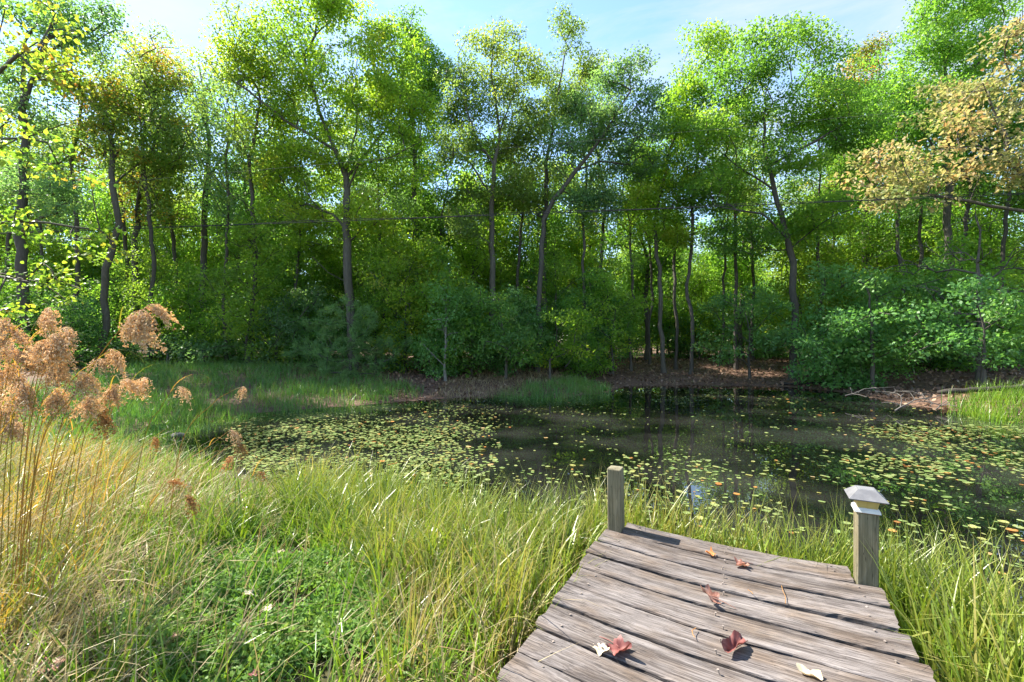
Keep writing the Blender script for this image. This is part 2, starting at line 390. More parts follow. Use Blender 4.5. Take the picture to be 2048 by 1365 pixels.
def leaf_cloud(C, per, spread, L, W, rng, tone=None, flat=0.65, droop=0.35, ovate=False, upw=0.75):
    n = len(C) * per
    ci = np.repeat(np.arange(len(C)), per)
    off = unit(rng.normal(0, 1, (n, 3))) * (rng.uniform(0, 1, n) ** 0.45)[:, None] * spread * 1.75 * np.array([1, 1, flat])
    P = C[ci] + off
    a = unit(rng.normal(0, 1, (n, 3)) * 0.8 + unit(off) * 0.7 + np.array([0, 0, -droop]))
    cn = unit(rng.normal(0, 1, (len(C), 3)) * 0.45 + np.array([0, 0, upw]))
    nn = unit(rng.normal(0, 1, (n, 3)) * 0.42 + cn[ci])
    s = unit(np.cross(a, nn))
    nrm = np.cross(s, a)
    l = (L * rng.uniform(0.65, 1.3, n))[:, None]; w = (W * rng.uniform(0.7, 1.25, n))[:, None]
    cl = rng.uniform(0, 1, len(C)) if tone is None else tone
    c = np.clip(0.68 * cl[ci] + 0.32 * rng.uniform(0, 1, n) + rng.normal(0, 0.05, n), 0, 1)
    if not ovate:
        V = np.stack([P, P + a * l * 0.45 + s * w * 0.5, P + a * l, P + a * l * 0.45 - s * w * 0.5], 1)
        Fq = np.arange(n * 4).reshape(n, 4)
        return V.reshape(-1, 3), [Fq], np.repeat(c, 4)
    up = nrm * w * 0.14
    V = np.stack([P, P + a * l * 0.25 + s * w * 0.5 + up, P + a * l * 0.65 + s * w * 0.38 + up, P + a * l,
                  P + a * l * 0.65 - s * w * 0.38 + up, P + a * l * 0.25 - s * w * 0.5 + up], 1)
    b = np.arange(n)[:, None] * 6
    Fq = np.concatenate([b + np.array([0, 1, 2, 3]), b + np.array([0, 3, 4, 5])])
    return V.reshape(-1, 3), [Fq], np.repeat(c, 6)

def needle_cloud(C, per, L, W, rng, tone=None):
    n = len(C) * per; ci = np.repeat(np.arange(len(C)), per)
    P = C[ci] + rng.normal(0, 0.05, (n, 3))
    a = unit(rng.normal(0, 1, (n, 3)) + np.array([0, 0, 0.15])); s = unit(np.cross(a, rng.normal(0, 1, (n, 3))))
    l = (L * rng.uniform(0.7, 1.2, n))[:, None]
    V = np.stack([P + s * W, P - s * W, P + a * l], 1)
    cl = rng.uniform(0, 1, len(C)) if tone is None else tone
    c = np.clip(0.6 * cl[ci] + 0.4 * rng.uniform(0, 1, n), 0, 1)
    return V.reshape(-1, 3), [np.arange(n * 3).reshape(n, 3)], np.repeat(c, 3)

def lobe_points(lobes, per_area, rng, shell=0.45):
    out = []; tone = []
    for (c, r) in lobes:
        area = math.pi * r[0] * r[2]
        k = max(3, int(per_area * area))
        d = unit(rng.normal(0, 1, (k, 3))); u = rng.uniform(0, 1, k) ** shell
        out.append(np.asarray(c) + d * u[:, None] * np.asarray(r)); tone.append(np.clip(rng.normal(rng.uniform(0.25, 0.75), 0.2, k), 0, 1))
    return np.concatenate(out), np.concatenate(tone)

def px_lobes(L, Y, org, rng, depth=1.0, fat=1.0):
    res = []
    for (cx, cy, rx, ry) in L:
        c = at(cx, cy, Y) - org; r = np.array([rx / F * Y, rx / F * Y * 0.9 * depth, ry / F * Y]) * fat
        c[1] += rng.uniform(-0.5, 0.9) * depth; res.append((c, r))
    return res

def plant(name, label, cat, Y, trunk, limbs, lobes, pal, bark='bark', r0=0.2, L=0.105, W=0.068, per=150, dens=5.9, spread=0.33,
          group=None, seed=1, ovate=False, leaves=True, up=0.55, depth=1.0, needles=False, tip=0.008, flat=0.5):
    rng = np.random.default_rng(seed)
    X0 = (trunk[0][0] - 1024) / F * Y; org = np.array([X0, Y, gz(X0, Y) - 0.06])
    sk = Skeleton()
    pts = [np.zeros(3)] + [at(x, y, Y) - org for (x, y) in trunk[1:]]
    if pts[1][2] < 0.3: pts[1][2] = 0.4
    for q in pts[2:]: q[1] += rng.normal(0, 0.15)
    sk.poly(pts, rng)
    for lb in limbs:
        q = [at(x, y, Y) - org for (x, y) in lb]; dy = rng.normal(0, 0.9) * depth
        for i, v in enumerate(q): v[1] += dy * i / max(1, len(q) - 1)
        sk.poly(q, rng)
    C, tone = lobe_points(px_lobes(lobes, Y, org, rng, depth, 1.12 if 'tree' in name and leaves else 1.0), dens, rng)
    keep = C[:, 2] > 0.12; C, tone = C[keep], tone[keep]
    sk.reach(C, rng, up=up)
    t = empty(name, org, label, cat, group)
    V, Fq = tubes(sk.chains(r0, tip), lambda r: 9 if r > 0.12 else (6 if r > 0.04 else 3))
    add("trunk", mesh("trunk", V, [Fq], [M[bark]], smooth=True), t)
    if leaves:
        if needles: V, Fs, c = needle_cloud(C, per, L, W, rng, tone)
        else: V, Fs, c = leaf_cloud(C, per, spread, L, W, rng, tone, ovate=ovate, flat=flat)
        ok = V.reshape(-1, Fs[0].shape[1] if not ovate else 6, 3)[:, 0, 2] > 0.03
        add("crown", mesh("crown", V, Fs, [M[pal]], {"c": c}), t)
    return t

def generic(name, label, cat, group, H, rad, base_frac, r0, pal, bark, seed, n, per, L, W, spread=0.34, lean=0.3, sil=None):
    """a free-standing tree at the origin, later copied about the wood"""
    rng = np.random.default_rng(seed)
    sk = Skeleton(); pts = [np.zeros(3)]
    for i in range(1, 7):
        pts.append(np.array([rng.normal(0, lean * 0.25) + lean * i / 6 * rng.uniform(-1, 1), rng.normal(0, lean * 0.25), H * 0.92 * i / 6]))
    sk.poly(pts, rng)
    lob = []
    k = 9
    for i in range(k):
        f = i / (k - 1); z = H * (base_frac + (1 - base_frac) * f * 0.95)
        rr = rad * (0.35 + 0.65 * math.sin(math.pi * (0.15 + 0.75 * f)))
        a = i * 2.4 + rng.uniform(0, 1); d = rr * 0.5
        lob.append((np.array([math.cos(a) * d, math.sin(a) * d, z]), np.array([rr * 0.65, rr * 0.65, H * (1 - base_frac) * 0.15 + 0.2])))
    area = sum(math.pi * r[0] * r[2] for _, r in lob)
    C, tone = lobe_points(lob, n / area, rng)
    sk.reach(C, rng, zmin=H * base_frac * 0.6)
    t = empty(name, (0, 0, 0), label, cat, group)
    V, Fq = tubes(sk.chains(r0), lambda r: 8 if r > 0.1 else (5 if r > 0.03 else 3))
    add("trunk", mesh("trunk", V, [Fq], [M[bark]], smooth=True), t)
    V, Fs, c = leaf_cloud(C, per, spread, L, W, rng, tone)
    add("crown", mesh("crown", V, Fs, [M[pal]], {"c": c}), t)
    return t

# ------------------------------------------------------------------ front row of trees round the pond
plant("oak_tree", "tall yellow-green oak with a thick forking trunk and wide crown behind the pine sapling", "tree", 17.0,
      [(706, 740), (701, 620), (693, 460), (690, 350)],
      [[(690, 350), (668, 300), (640, 230), (610, 130), (590, 50)], [(690, 350), (700, 280), (702, 190), (690, 50)],
       [(690, 372), (722, 335), (790, 325), (850, 300)], [(692, 350), (735, 295), (790, 215), (800, 110)],
       [(693, 462), (660, 425), (600, 400)], [(697, 560), (665, 548), (640, 520)], [(668, 300), (580, 250), (500, 190)]],
      [(480, 120, 65, 55), (560, 70, 70, 55), (665, 30, 80, 55), (775, 110, 70, 75), (600, 180, 100, 75), (715, 180, 90, 75), (815, 225, 55, 65),
       (520, 230, 65, 55), (560, 320, 70, 60), (640, 300, 60, 50), (780, 335, 75, 45), (575, 410, 65, 45), (630, 480, 60, 50), (755, 440, 60, 45), (620, 10, 60, 40)],
      'yg', 'bark', 0.17, L=0.11, W=0.07, seed=11, dens=4.9)
plant("tulip_tree", "green tree with a pointed leafy top just right of the big oak", "tree", 20.0,
      [(834, 712), (832, 560), (828, 380), (824, 200), (820, 50)], [],
      [(818, 50, 40, 42), (825, 130, 60, 60), (870, 150, 35, 50), (850, 200, 42, 55), (795, 195, 50, 50), (840, 290, 55, 55), (835, 410, 65, 50), (860, 480, 50, 40)],
      'mid', 'bark_dark', 0.14, seed=12)
plant("oak_tree", "slim straight oak with an olive crown in the middle of the far bank", "tree", 18.5,
      [(985, 715), (984, 560), (982, 440), (988, 340), (1000, 260)],
      [[(988, 340), (960, 290), (935, 230), (920, 130)], [(1000, 260), (1030, 190), (1040, 110)], [(1000, 260), (985, 170), (990, 90)], [(984, 400), (940, 330), (900, 290)]],
      [(920, 125, 38, 50), (985, 115, 50, 45), (1048, 110, 40, 40), (935, 205, 55, 45), (1020, 195, 60, 50), (915, 300, 42, 45), (990, 290, 55, 38), (1060, 275, 45, 45), (960, 385, 55, 40), (905, 215, 30, 40), (1030, 380, 50, 45), (935, 460, 45, 40)],
      'olive', 'bark', 0.13, seed=13, dens=5.3)
plant("leaning_oak_tree", "oak whose dark trunk leans over to the right with a blue-green crown", "tree", 18.0,
      [(1074, 716), (1080, 560), (1088, 440), (1108, 402), (1150, 345), (1190, 298)],
      [[(1190, 298), (1222, 250), (1262, 190)], [(1190, 298), (1165, 230)], [(1150, 345), (1200, 325), (1260, 335)]],
      [(1270, 255, 55, 45), (1228, 180, 40, 42), (1276, 140, 20, 28), (1205, 245, 45, 42), (1165, 200, 36, 36), (1255, 325, 55, 32), (1300, 205, 20, 25), (1190, 390, 50, 40), (1130, 300, 40, 40)],
      'blue', 'bark_dark', 0.11, seed=14, dens=5.6)
plant("oak_tree", "straight tall tree with narrow olive top beside the leaning oak", "tree", 19.5,
      [(1092, 712), (1087, 500), (1092, 330), (1110, 220), (1130, 100)], [[(1092, 330), (1130, 250), (1180, 140)]],
      [(1133, 65, 28, 38), (1110, 135, 38, 40), (1182, 125, 36, 42), (1145, 200, 50, 42), (1090, 250, 45, 45), (1105, 340, 55, 40), (1060, 400, 50, 40)],
      'olive', 'bark_dark', 0.12, seed=15, dens=5.6)
plant("oak_tree", "broad green oak with spreading forked limbs above the brown leaf bank", "tree", 17.0,
      [(1585, 735), (1590, 640), (1580, 500), (1550, 380)],
      [[(1550, 380), (1500, 330), (1450, 275), (1400, 265)], [(1550, 380), (1540, 300), (1545, 200), (1580, 90)], [(1545, 330), (1620, 290), (1690, 250)],
       [(1580, 500), (1640, 440), (1700, 425)], [(1580, 480), (1520, 430), (1420, 415)]],
      [(1598, 85, 50, 40), (1530, 115, 60, 45), (1660, 140, 55, 45), (1460, 165, 55, 50), (1540, 215, 85, 55), (1640, 225, 75, 55), (1425, 265, 70, 48), (1700, 290, 55, 48),
       (1570, 320, 80, 35), (1445, 370, 85, 45), (1620, 420, 70, 38), (1540, 460, 100, 45), (1690, 210, 40, 40)],
      'mid', 'bark_dark', 0.13, seed=16, dens=5.3)
plant("hickory_tree", "green tree with a rounded top between the leaning oak and the broad oak", "tree", 19.0,
      [(1328, 712), (1318, 560), (1312, 440), (1340, 300), (1385, 170)], [],
      [(1400, 110, 48, 36), (1440, 90, 28, 25), (1365, 185, 45, 50), (1338, 265, 36, 55), (1405, 245, 55, 50), (1285, 400, 55, 60), (1370, 370, 55, 50), (1335, 470, 60, 40), (1300, 320, 35, 40)],
      'yg', 'bark', 0.095, seed=17, dens=5.6)
plant("tulip_tree", "highest bright green tree in the top right corner", "tree", 18.0,
      [(1905, 740), (1900, 550), (1890, 350), (1882, 150), (1875, 0)], [[(1890, 350), (1840, 280), (1780, 220)], [(1885, 200), (1960, 120), (2030, 60)]],
      [(1880, 15, 55, 55), (1960, 0, 85, 60), (1845, 90, 55, 55), (1785, 150, 52, 45), (1920, 115, 80, 60), (1830, 215, 75, 55), (1775, 280, 60, 50), (2020, 80, 60, 75), (1900, 250, 70, 60), (1990, 260, 70, 80)],
      'mid', 'bark', 0.14, seed=18, dens=4.9)
plant("red_tipped_tree", "tree with a rusty tip showing between the broad oak and the tallest green tree", "tree", 22.0,
      [(1738, 712), (1730, 400), (1738, 190)], [],
      [(1742, 105, 36, 34), (1722, 165, 50, 36), (1752, 240, 55, 55), (1705, 340, 55, 55), (1760, 350, 60, 50)], 'rust', 'bark_dark', 0.18, seed=19, dens=5.9)
plant("turning_maple_tree", "maple with tan and orange turning leaves overhanging the right bank", "tree", 12.5,
      [(2140, 800), (2110, 600), (2080, 430), (2035, 310), (1995, 190)],
      [[(2080, 430), (2010, 405), (1900, 375), (1790, 345)], [(2035, 310), (1960, 290), (1880, 300)], [(1995, 190), (1940, 180)]],
      [(1985, 130, 55, 50), (2040, 190, 55, 85), (1945, 205, 60, 50), (1765, 320, 62, 42), (1850, 325, 75, 52), (1955, 320, 60, 48), (2035, 330, 40, 55), (1830, 385, 60, 26), (1755, 395, 38, 26), (1910, 260, 50, 40), (2010, 90, 40, 40)],
      'tan', 'bark', 0.085, L=0.115, W=0.085, per=46, spread=0.3, seed=20, dens=5.2, ovate=True)
plant("pine_tree", "thin dark pine with a sparse twiggy top against the sky", "tree", 20.0,
      [(412, 728), (405, 600), (408, 420), (413, 280), (406, 130)],
      [[(410, 350), (442, 300), (470, 200)], [(410, 340), (385, 260), (368, 200)], [(412, 260), (440, 210)], [(412, 250), (390, 170)]],
      [(408, 165, 42, 48), (452, 195, 36, 48), (378, 215, 32, 45), (430, 255, 50, 30)], 'dark', 'bark_dark', 0.14, per=40, dens=5.6, seed=21)
plant("leaning_birch_tree", "pale leaning trunk with a rusty thin crown near the woolgrass", "tree", 16.5,
      [(203, 742), (212, 600), (222, 540), (243, 450), (235, 380), (222, 290), (203, 225)], [[(235, 380), (262, 330), (290, 280)]],
      [(180, 195, 55, 55), (232, 245, 45, 38), (150, 275, 45, 45), (272, 285, 38, 38)], 'rust', 'bark', 0.12, seed=22, dens=4.6)
plant("autumn_oak_tree", "dark tree with a dome of orange leaves at its very top", "tree", 18.0,
      [(272, 735), (272, 600), (268, 450), (286, 330), (290, 190)], [[(268, 450), (310, 360), (335, 250)]],
      [(282, 112, 48, 30), (250, 165, 60, 45), (322, 160, 55, 45), (290, 235, 70, 45), (335, 310, 45, 55), (250, 335, 45, 50), (305, 410, 55, 45)],
      'rust', 'bark_dark', 0.11, seed=23, dens=5.3)
plant("sweetgum_tree", "blue-green tree filling the top left corner behind the near maple", "tree", 15.0,
      [(56, 752), (42, 500), (35, 330), (45, 220), (62, 90)], [[(45, 220), (100, 150), (150, 80)]],
      [(100, 35, 100, 48), (30, 120, 60, 50), (165, 75, 50, 45), (60, 230, 45, 38), (30, 350, 45, 50), (115, 400, 50, 42), (190, 20, 35, 35)], 'blue', 'bark_dark', 0.16, seed=24, dens=4.9)
plant("near_maple_tree", "nearer maple with large yellow-green and orange leaves reaching in from the left edge", "tree", 10.5,
      [(-140, 800), (-125, 500), (-95, 300), (-60, 130)],
      [[(-105, 350), (0, 275), (95, 225)], [(-95, 300), (30, 150), (130, 120)], [(-115, 450), (0, 430), (120, 440)], [(-122, 540), (0, 550), (110, 570)]],
      [(55, 60, 80, 60), (110, 170, 65, 45), (15, 270, 60, 45), (85, 325, 55, 36), (25, 440, 70, 42), (120, 470, 45, 36), (50, 560, 60, 42), (140, 350, 36, 28), (20, 640, 50, 30)],
      'maple', 'bark', 0.085, L=0.12, W=0.095, per=22, spread=0.26, seed=25, dens=7.5, ovate=True)
plant("hickory_tree", "shaded slim tree between the pine and the big oak", "tree", 21.0,
      [(502, 725), (498, 450), (492, 330)], [], [(480, 400, 45, 55), (520, 470, 40, 45), (465, 500, 45, 50), (505, 330, 45, 50), (440, 420, 40, 50)], 'dark', 'bark_dark', 0.17, seed=26)
plant("dead_pine_tree", "dead bare pine with pale drooping twigs under the tan maple", "dead tree", 14.0,
      [(1962, 785), (1958, 560), (1964, 395)], [], [(1890, 540, 110, 95), (2020, 530, 70, 100), (1900, 640, 90, 40), (1960, 430, 50, 40)], 'tan', 'dead', 0.1,
      leaves=False, seed=27, dens=11.0, up=-0.15, tip=0.006)

# ------------------------------------------------------------------ shrubs and saplings that show singly
SH = dict(L=0.105, W=0.075, per=80, spread=0.26, dens=6.5)
plant("shrub", "large fresh green shrub hanging over the brown bank, left of the dead pine", "shrub", 14.0, [(1745, 765), (1745, 690), (1735, 610)], [],
      [(1690, 635, 90, 44), (1640, 690, 40, 24), (1780, 680, 75, 36), (1750, 580, 80, 42), (1700, 540, 50, 30)], 'teal', 'bark_dark', 0.06, seed=31, **SH)
plant("shrub", "fresh green shrub spilling down to the bank at the right edge", "shrub", 12.5, [(1965, 790), (1965, 700), (1970, 620)], [],
      [(1925, 640, 80, 48), (2020, 620, 55, 55), (1895, 690, 70, 34), (2000, 695, 70, 40), (1930, 570, 50, 35)], 'teal', 'bark_dark', 0.06, seed=32, **SH)
plant("shrub", "leafy green shrub left of the broad oak's trunk", "shrub", 17.5, [(1500, 735), (1500, 660), (1490, 600)], [],
      [(1480, 615, 80, 42), (1440, 690, 45, 34), (1530, 680, 52, 36), (1610, 655, 45, 42)], 'teal', 'bark_dark', 0.05, seed=33, **SH)
plant("sapling", "pale-stemmed sapling with bright green leaves at the water's edge", "sapling", 15.5, [(891, 762), (890, 700), (893, 590)], [],
      [(890, 635, 50, 36), (860, 685, 42, 28), (920, 685, 40, 34), (900, 585, 36, 36)], 'teal', 'bark_pale', 0.045, seed=34, L=0.1, W=0.07, per=55, spread=0.24, dens=7)
plant("shrub", "rounded green shrub right of the pale-stemmed sapling", "shrub", 16.0, [(1012, 752), (1010, 690), (1000, 620)], [],
      [(1010, 680, 58, 42), (1058, 700, 42, 30), (980, 615, 45, 45)], 'dark', 'bark_dark', 0.05, seed=35, **SH)
plant("shrub", "low yellow-green bush below the leaning oak", "shrub", 16.0, [(1100, 748), (1100, 720), (1110, 690)], [],
      [(1098, 722, 36, 20), (1132, 695, 42, 25), (1140, 640, 40, 35)], 'yg', 'bark_dark', 0.04, seed=36, **SH)
plant("pine_sapling", "soft blue-green pine sapling in front of the big oak's trunk", "sapling", 15.2, [(702, 765), (702, 690), (700, 610)], [],
      [(700, 625, 55, 26), (640, 655, 60, 22), (740, 650, 50, 24), (620, 700, 55, 22), (760, 695, 60, 28), (690, 700, 70, 30), (710, 735, 90, 20), (650, 735, 60, 16)], 'needle', 'bark_dark', 0.06,
      seed=37, L=0.15, W=0.008, per=90, dens=18, needles=True, up=0.0)
plant("shrub", "shaded low shrub left of the pine trunk", "shrub", 16.5, [(335, 750), (335, 710), (340, 680)], [],
      [(330, 690, 70, 34), (420, 702, 58, 32), (265, 700, 40, 30)], 'blue', 'bark_dark', 0.05, seed=38, **SH)
plant("shrub", "leafy shrub behind the woolgrass heads at the left edge", "shrub", 14.5, [(95, 770), (95, 700), (90, 630)], [],
      [(60, 625, 70, 50), (130, 690, 70, 42), (10, 700, 50, 45)], 'dark', 'bark_dark', 0.06, seed=39, **SH)
plant("shrub", "shaded shrub between the pine and the pine sapling", "shrub", 17.0, [(555, 745), (555, 690), (560, 620)], [],
      [(560, 645, 52, 48), (535, 712, 50, 24), (600, 600, 40, 40)], 'blue', 'bark_dark', 0.05, seed=40, **SH)
plant("shrub", "open green shrub at the left end of the brown leaf bank", "shrub", 18.0, [(1225, 735), (1225, 690), (1230, 620)], [],
      [(1230, 640, 52, 48), (1180, 722, 42, 18), (1200, 580, 40, 40)], 'mid', 'bark_dark', 0.05, seed=41, **SH)
plant("shrub", "low sprawling shrub at the foot of the broad oak", "shrub", 15.0, [(1668, 765), (1668, 745), (1665, 735)], [],
      [(1660, 735, 50, 18), (1620, 720, 30, 22)], 'teal', 'bark_dark', 0.03, seed=42, **SH)
plant("sapling", "tall bright green sapling left of the pale-stemmed one", "sapling", 17.5, [(790, 745), (792, 640), (800, 480)], [],
      [(800, 500, 45, 45), (780, 570, 50, 45), (820, 620, 45, 40), (770, 660, 40, 35)], 'mid', 'bark_dark', 0.06, seed=43, L=0.1, W=0.07, per=70, spread=0.28, dens=5.5)

# ------------------------------------------------------------------ the wood behind: saplings and tall trees copied about
rr = random.Random(5)
SAPL = ["mid-height fresh green sapling in the wood behind the bank", "short blue-green sapling in the thicket behind the bank", "tall slender green sapling in the wood behind the bank", "low round blue-green sapling in the thicket", "yellow-green sapling glowing in the wood behind the bank"]
sap = [generic("understory_sapling", SAPL[i], "sapling", "understory saplings: " + SAPL[i].split(" in ")[0],
               h, w, 0.16, 0.05, pal, 'bark_dark', 60 + i, n, 62, 0.105, 0.075, 0.27, 0.4)
       for i, (h, w, pal, n) in enumerate([(5.5, 1.6, 'back', 120), (4.4, 1.5, 'teal', 110), (6.8, 1.8, 'mid', 140), (3.6, 1.5, 'teal', 100), (6.0, 1.5, 'yg', 120)])]
TALL = ["light green tall tree deeper in the wood behind the front row", "mid-green tall tree deeper in the wood behind the front row", "olive tall tree deeper in the wood behind the front row", "yellow-green tree deeper in the wood behind the front row", "dark green tall tree deeper in the wood behind the front row"]
tall = [generic("woodland_tree", TALL[i], "tree", "deeper wood: " + TALL[i].split(" deeper")[0],
                h, w, bf, r0, pal, 'bark_dark', 80 + i, n, 70, 0.17, 0.12, 0.42, 0.55)
        for i, (h, w, bf, r0, pal, n) in enumerate([(14.5, 2.6, 0.42, 0.17, 'back', 190), (13, 2.4, 0.36, 0.15, 'mid', 170), (15.5, 2.9, 0.45, 0.2, 'olive', 200),
                                                   (12, 2.3, 0.3, 0.13, 'yg', 160), (14, 2.2, 0.4, 0.16, 'dark', 160)])]

def scatter(protos, spots):
    used = set()
    for (X, Y, k, sc) in spots:
        p = protos[k]; rz = rr.uniform(0, 6.28)
        loc = (X, Y, gz(X, Y) - 0.05)
        if k not in used:
            used.add(k); p.location = loc; p.rotation_euler = (0, 0, rz); p.scale = (sc, sc, sc)
        else:
            copy_tree(p, loc, rz, sc)

TRUNKS = (205, 272, 410, 700, 985, 1082, 1322, 1585)
def clear_of(pxx, Y):
    return Y + 4.0 if Y < 19 and any(abs(pxx - t) < 34 for t in TRUNKS) else Y
spots = []
for i in range(56):      # saplings just behind the shoreline, spread across the view
    pxx = 20 + (i + rr.uniform(-0.4, 0.4)) * 2040 / 56; Y = rr.uniform(16.6, 22)
    if 1230 < pxx < 1560: Y += 7
    if pxx < 480: Y = rr.uniform(17, 24)
    Y = clear_of(pxx, Y)
    spots.append(((pxx - 1024) / F * Y, Y, rr.randrange(5), rr.uniform(0.75, 1.1)))
for i in range(30):
    pxx = -30 + (i + rr.uniform(-0.4, 0.4)) * 2120 / 30; Y = rr.uniform(25, 38)
    spots.append(((pxx - 1024) / F * Y, Y, rr.randrange(5), rr.uniform(0.9, 1.3)))
scatter(sap, spots)
low = [generic("understory_shrub", "low leafy shrub in the green thicket along the foot of the wood", "shrub", "low shrubs along the foot of the wood", h, w, 0.05, 0.03, pal, 'bark_dark', 70 + i, n, 75, 0.1, 0.07, 0.26, 0.3)
       for i, (h, w, pal, n) in enumerate([(2.6, 1.3, 'teal', 70), (3.4, 1.4, 'mid', 80), (2.0, 1.2, 'teal', 55)])]
spots = []
for i in range(34):
    pxx = 10 + (i + rr.uniform(-0.4, 0.4)) * 2040 / 34
    Y = rr.uniform(16.2, 19.5) if pxx < 1180 else (rr.uniform(22.0, 26.5) if pxx < 1640 else rr.uniform(14.5, 18.5))
    Y = clear_of(pxx, Y)
    spots.append(((pxx - 1024) / F * Y, Y, rr.randrange(3), rr.uniform(0.8, 1.25)))
scatter(low, spots)
spots = []
for row, (y0, y1, cnt) in enumerate([(21.5, 26, 14), (28, 36, 17), (39, 55, 26)]):
    for i in range(cnt):
        pxx = -60 + (i + rr.uniform(-0.35, 0.35)) * 2170 / cnt; Y = rr.uniform(y0, y1)
        spots.append(((pxx - 1024) / F * Y, Y, rr.randrange(5), rr.uniform(0.72, 0.95) * (1.0, 0.86, 0.82)[row]))
for X, Y in [(18, 13), (20, 9), (21, 17), (24, 5)]:
    spots.append((X, Y, rr.randrange(5), rr.uniform(0.7, 0.9)))
scatter(tall, spots)
edge = [generic("bushy_tree", "low bushy tree closing off the far side of the wood", "tree", "bushy trees at the far side of the wood", 9.0, 3.2, 0.04, 0.12, pal, 'bark_dark', 95 + i, 170, 60, 0.2, 0.15, 0.5, 0.5)
        for i, pal in enumerate(['back', 'mid'])]
spots = []
for i in range(34):
    pxx = -60 + (i + rr.uniform(-0.35, 0.35)) * 2170 / 34; Y = rr.uniform(48, 66)
    spots.append(((pxx - 1024) / F * Y, Y, rr.randrange(2), rr.uniform(0.8, 1.15)))
scatter(edge, spots)
MIDL = ["sunlit light green tree of middle height behind the front row", "yellow-green tree of middle height behind the front row", "fresh mid-green tree of middle height behind the front row"]
middle = [generic("middle_tree", MIDL[i], "tree", "middle storey: " + MIDL[i].split(" of ")[0], h, w, 0.24, 0.075, pal, 'bark_dark', 110 + i, n, 95, 0.11, 0.075, 0.34, 0.6)
          for i, (h, w, pal, n) in enumerate([(9.0, 2.3, 'back', 150), (8.0, 2.1, 'yg', 135), (10.0, 2.4, 'mid', 160)])]
spots = []
for i in range(30):
    pxx = 0 + (i + rr.uniform(-0.4, 0.4)) * 2060 / 30; Y = rr.uniform(19.5, 27)
    if 1240 < pxx < 1540: Y += 5
    spots.append(((pxx - 1024) / F * Y, Y, rr.randrange(3), rr.uniform(0.8, 1.1)))
scatter(middle, spots)
POLE = ["slender dark trunk with a small green crown high up in the wood", "slender trunk with a small olive crown high up in the wood", "slender trunk with a small blue-green crown high up in the wood"]
pole = [generic("slender_tree", POLE[i], "tree", "slender trunks: " + POLE[i].split(" high")[0], h, w, 0.55, r0, pal, 'bark_dark', 130 + i, n, 95, 0.105, 0.07, 0.33, 0.4)
        for i, (h, w, r0, pal, n) in enumerate([(12.0, 1.8, 0.075, 'mid', 62), (13.0, 1.9, 0.085, 'olive', 66), (11.5, 1.7, 0.07, 'blue', 60)])]
spots = []
for pxx, Y in [(20, 19), (95, 18), (150, 17.2), (248, 19.5), (300, 17.3), (345, 20), (455, 18), (505, 17.2), (590, 19), (765, 18.5), (880, 19.5), (1040, 20.5), (1160, 18.6),
               (1205, 20), (1262, 19.5), (1300, 21.5), (1352, 20), (1382, 18.8), (1440, 21), (1472, 19.6), (1505, 22), (1640, 18.5), (1668, 20), (1800, 17.5), (1850, 19), (1930, 18), (2010, 17)]:
    spots.append(((pxx - 1024) / F * Y, Y, rr.randrange(3), rr.uniform(0.8, 1.02)))
scatter(pole, spots)

# ------------------------------------------------------------------ grass generators
def blades(P, length, az, lean, bend, width, segs, rng, c, kinked=0.35):
    """grass blades: curved tapering strips, some of them snapped over part of the way up"""
    n = len(P)
    kl = np.where(rng.uniform(0, 1, n) < kinked, rng.integers(1, segs + 1, n), 99); ka = rng.uniform(0.4, 1.7, n); az2 = az + rng.normal(0, 0.8, n)
    tw = az + np.pi / 2 + rng.normal(0, 0.7, n); side = np.stack([np.cos(tw), np.sin(tw), np.zeros(n)], 1)
    pos = P.copy(); lev = []
    for i in range(segs + 1):
        t = i / segs
        wv = width * (1 - t ** 1.6) * (0.75 + 0.25 * min(1, t * 4))
        if i < segs: lev.append(pos - side * wv[:, None] / 2); lev.append(pos + side * wv[:, None] / 2)
        else: lev.append(pos)
        k = i >= kl; aa = np.where(k, az2, az)
        dirv = np.stack([np.cos(aa), np.sin(aa), np.zeros(n)], 1)
        a = np.minimum(lean + bend * ((i + 0.5) / segs) ** 1.4 + np.where(k, ka, 0), 2.7)
        pos = pos + (np.sin(a)[:, None] * dirv + np.cos(a)[:, None] * np.array([0, 0, 1.0])) * (length / segs)[:, None]
    V = np.stack(lev, 1); k = V.shape[1]; V[:, :, 2] = np.maximum(V[:, :, 2], (P[:, 2] - 0.02)[:, None])
    b = np.arange(n)[:, None] * k
    quads = np.concatenate([b + np.array([2 * i, 2 * i + 1, 2 * i + 3, 2 * i + 2]) for i in range(segs - 1)]) if segs > 1 else np.zeros((0, 4), int)
    tris = b + np.array([2 * segs - 2, 2 * segs - 1, 2 * segs])
    t = np.concatenate([[i / segs] * 2 for i in range(segs)] + [[1.0]])
    return V.reshape(-1, 3), [quads, tris], np.repeat(c, k), np.tile(t, n)

def sample_px(n, poly, rng, z=0.15):
    """uniform ground points inside a region whose corners are given as photo pixels"""
    W = np.array([on(x, y, z)[:2] for x, y in poly]); return sample_poly(n, W, rng)

def sample_poly(n, W, rng):
    out = []; lo, hi = W.min(0), W.max(0); tot = 0
    while tot < n:
        q = rng.uniform(lo, hi, (max(n, 1000) * 2, 2)); ins = np.zeros(len(q), bool)
        for a, b in zip(W, np.roll(W, -1, axis=0)):
            cond = (a[1] > q[:, 1]) != (b[1] > q[:, 1])
            with np.errstate(divide='ignore', invalid='ignore'):
                ins ^= cond & (q[:, 0] < (b[0] - a[0]) * (q[:, 1] - a[1]) / (b[1] - a[1]) + a[0])
        out.append(q[ins]); tot += ins.sum()
    return np.concatenate(out)[:n]

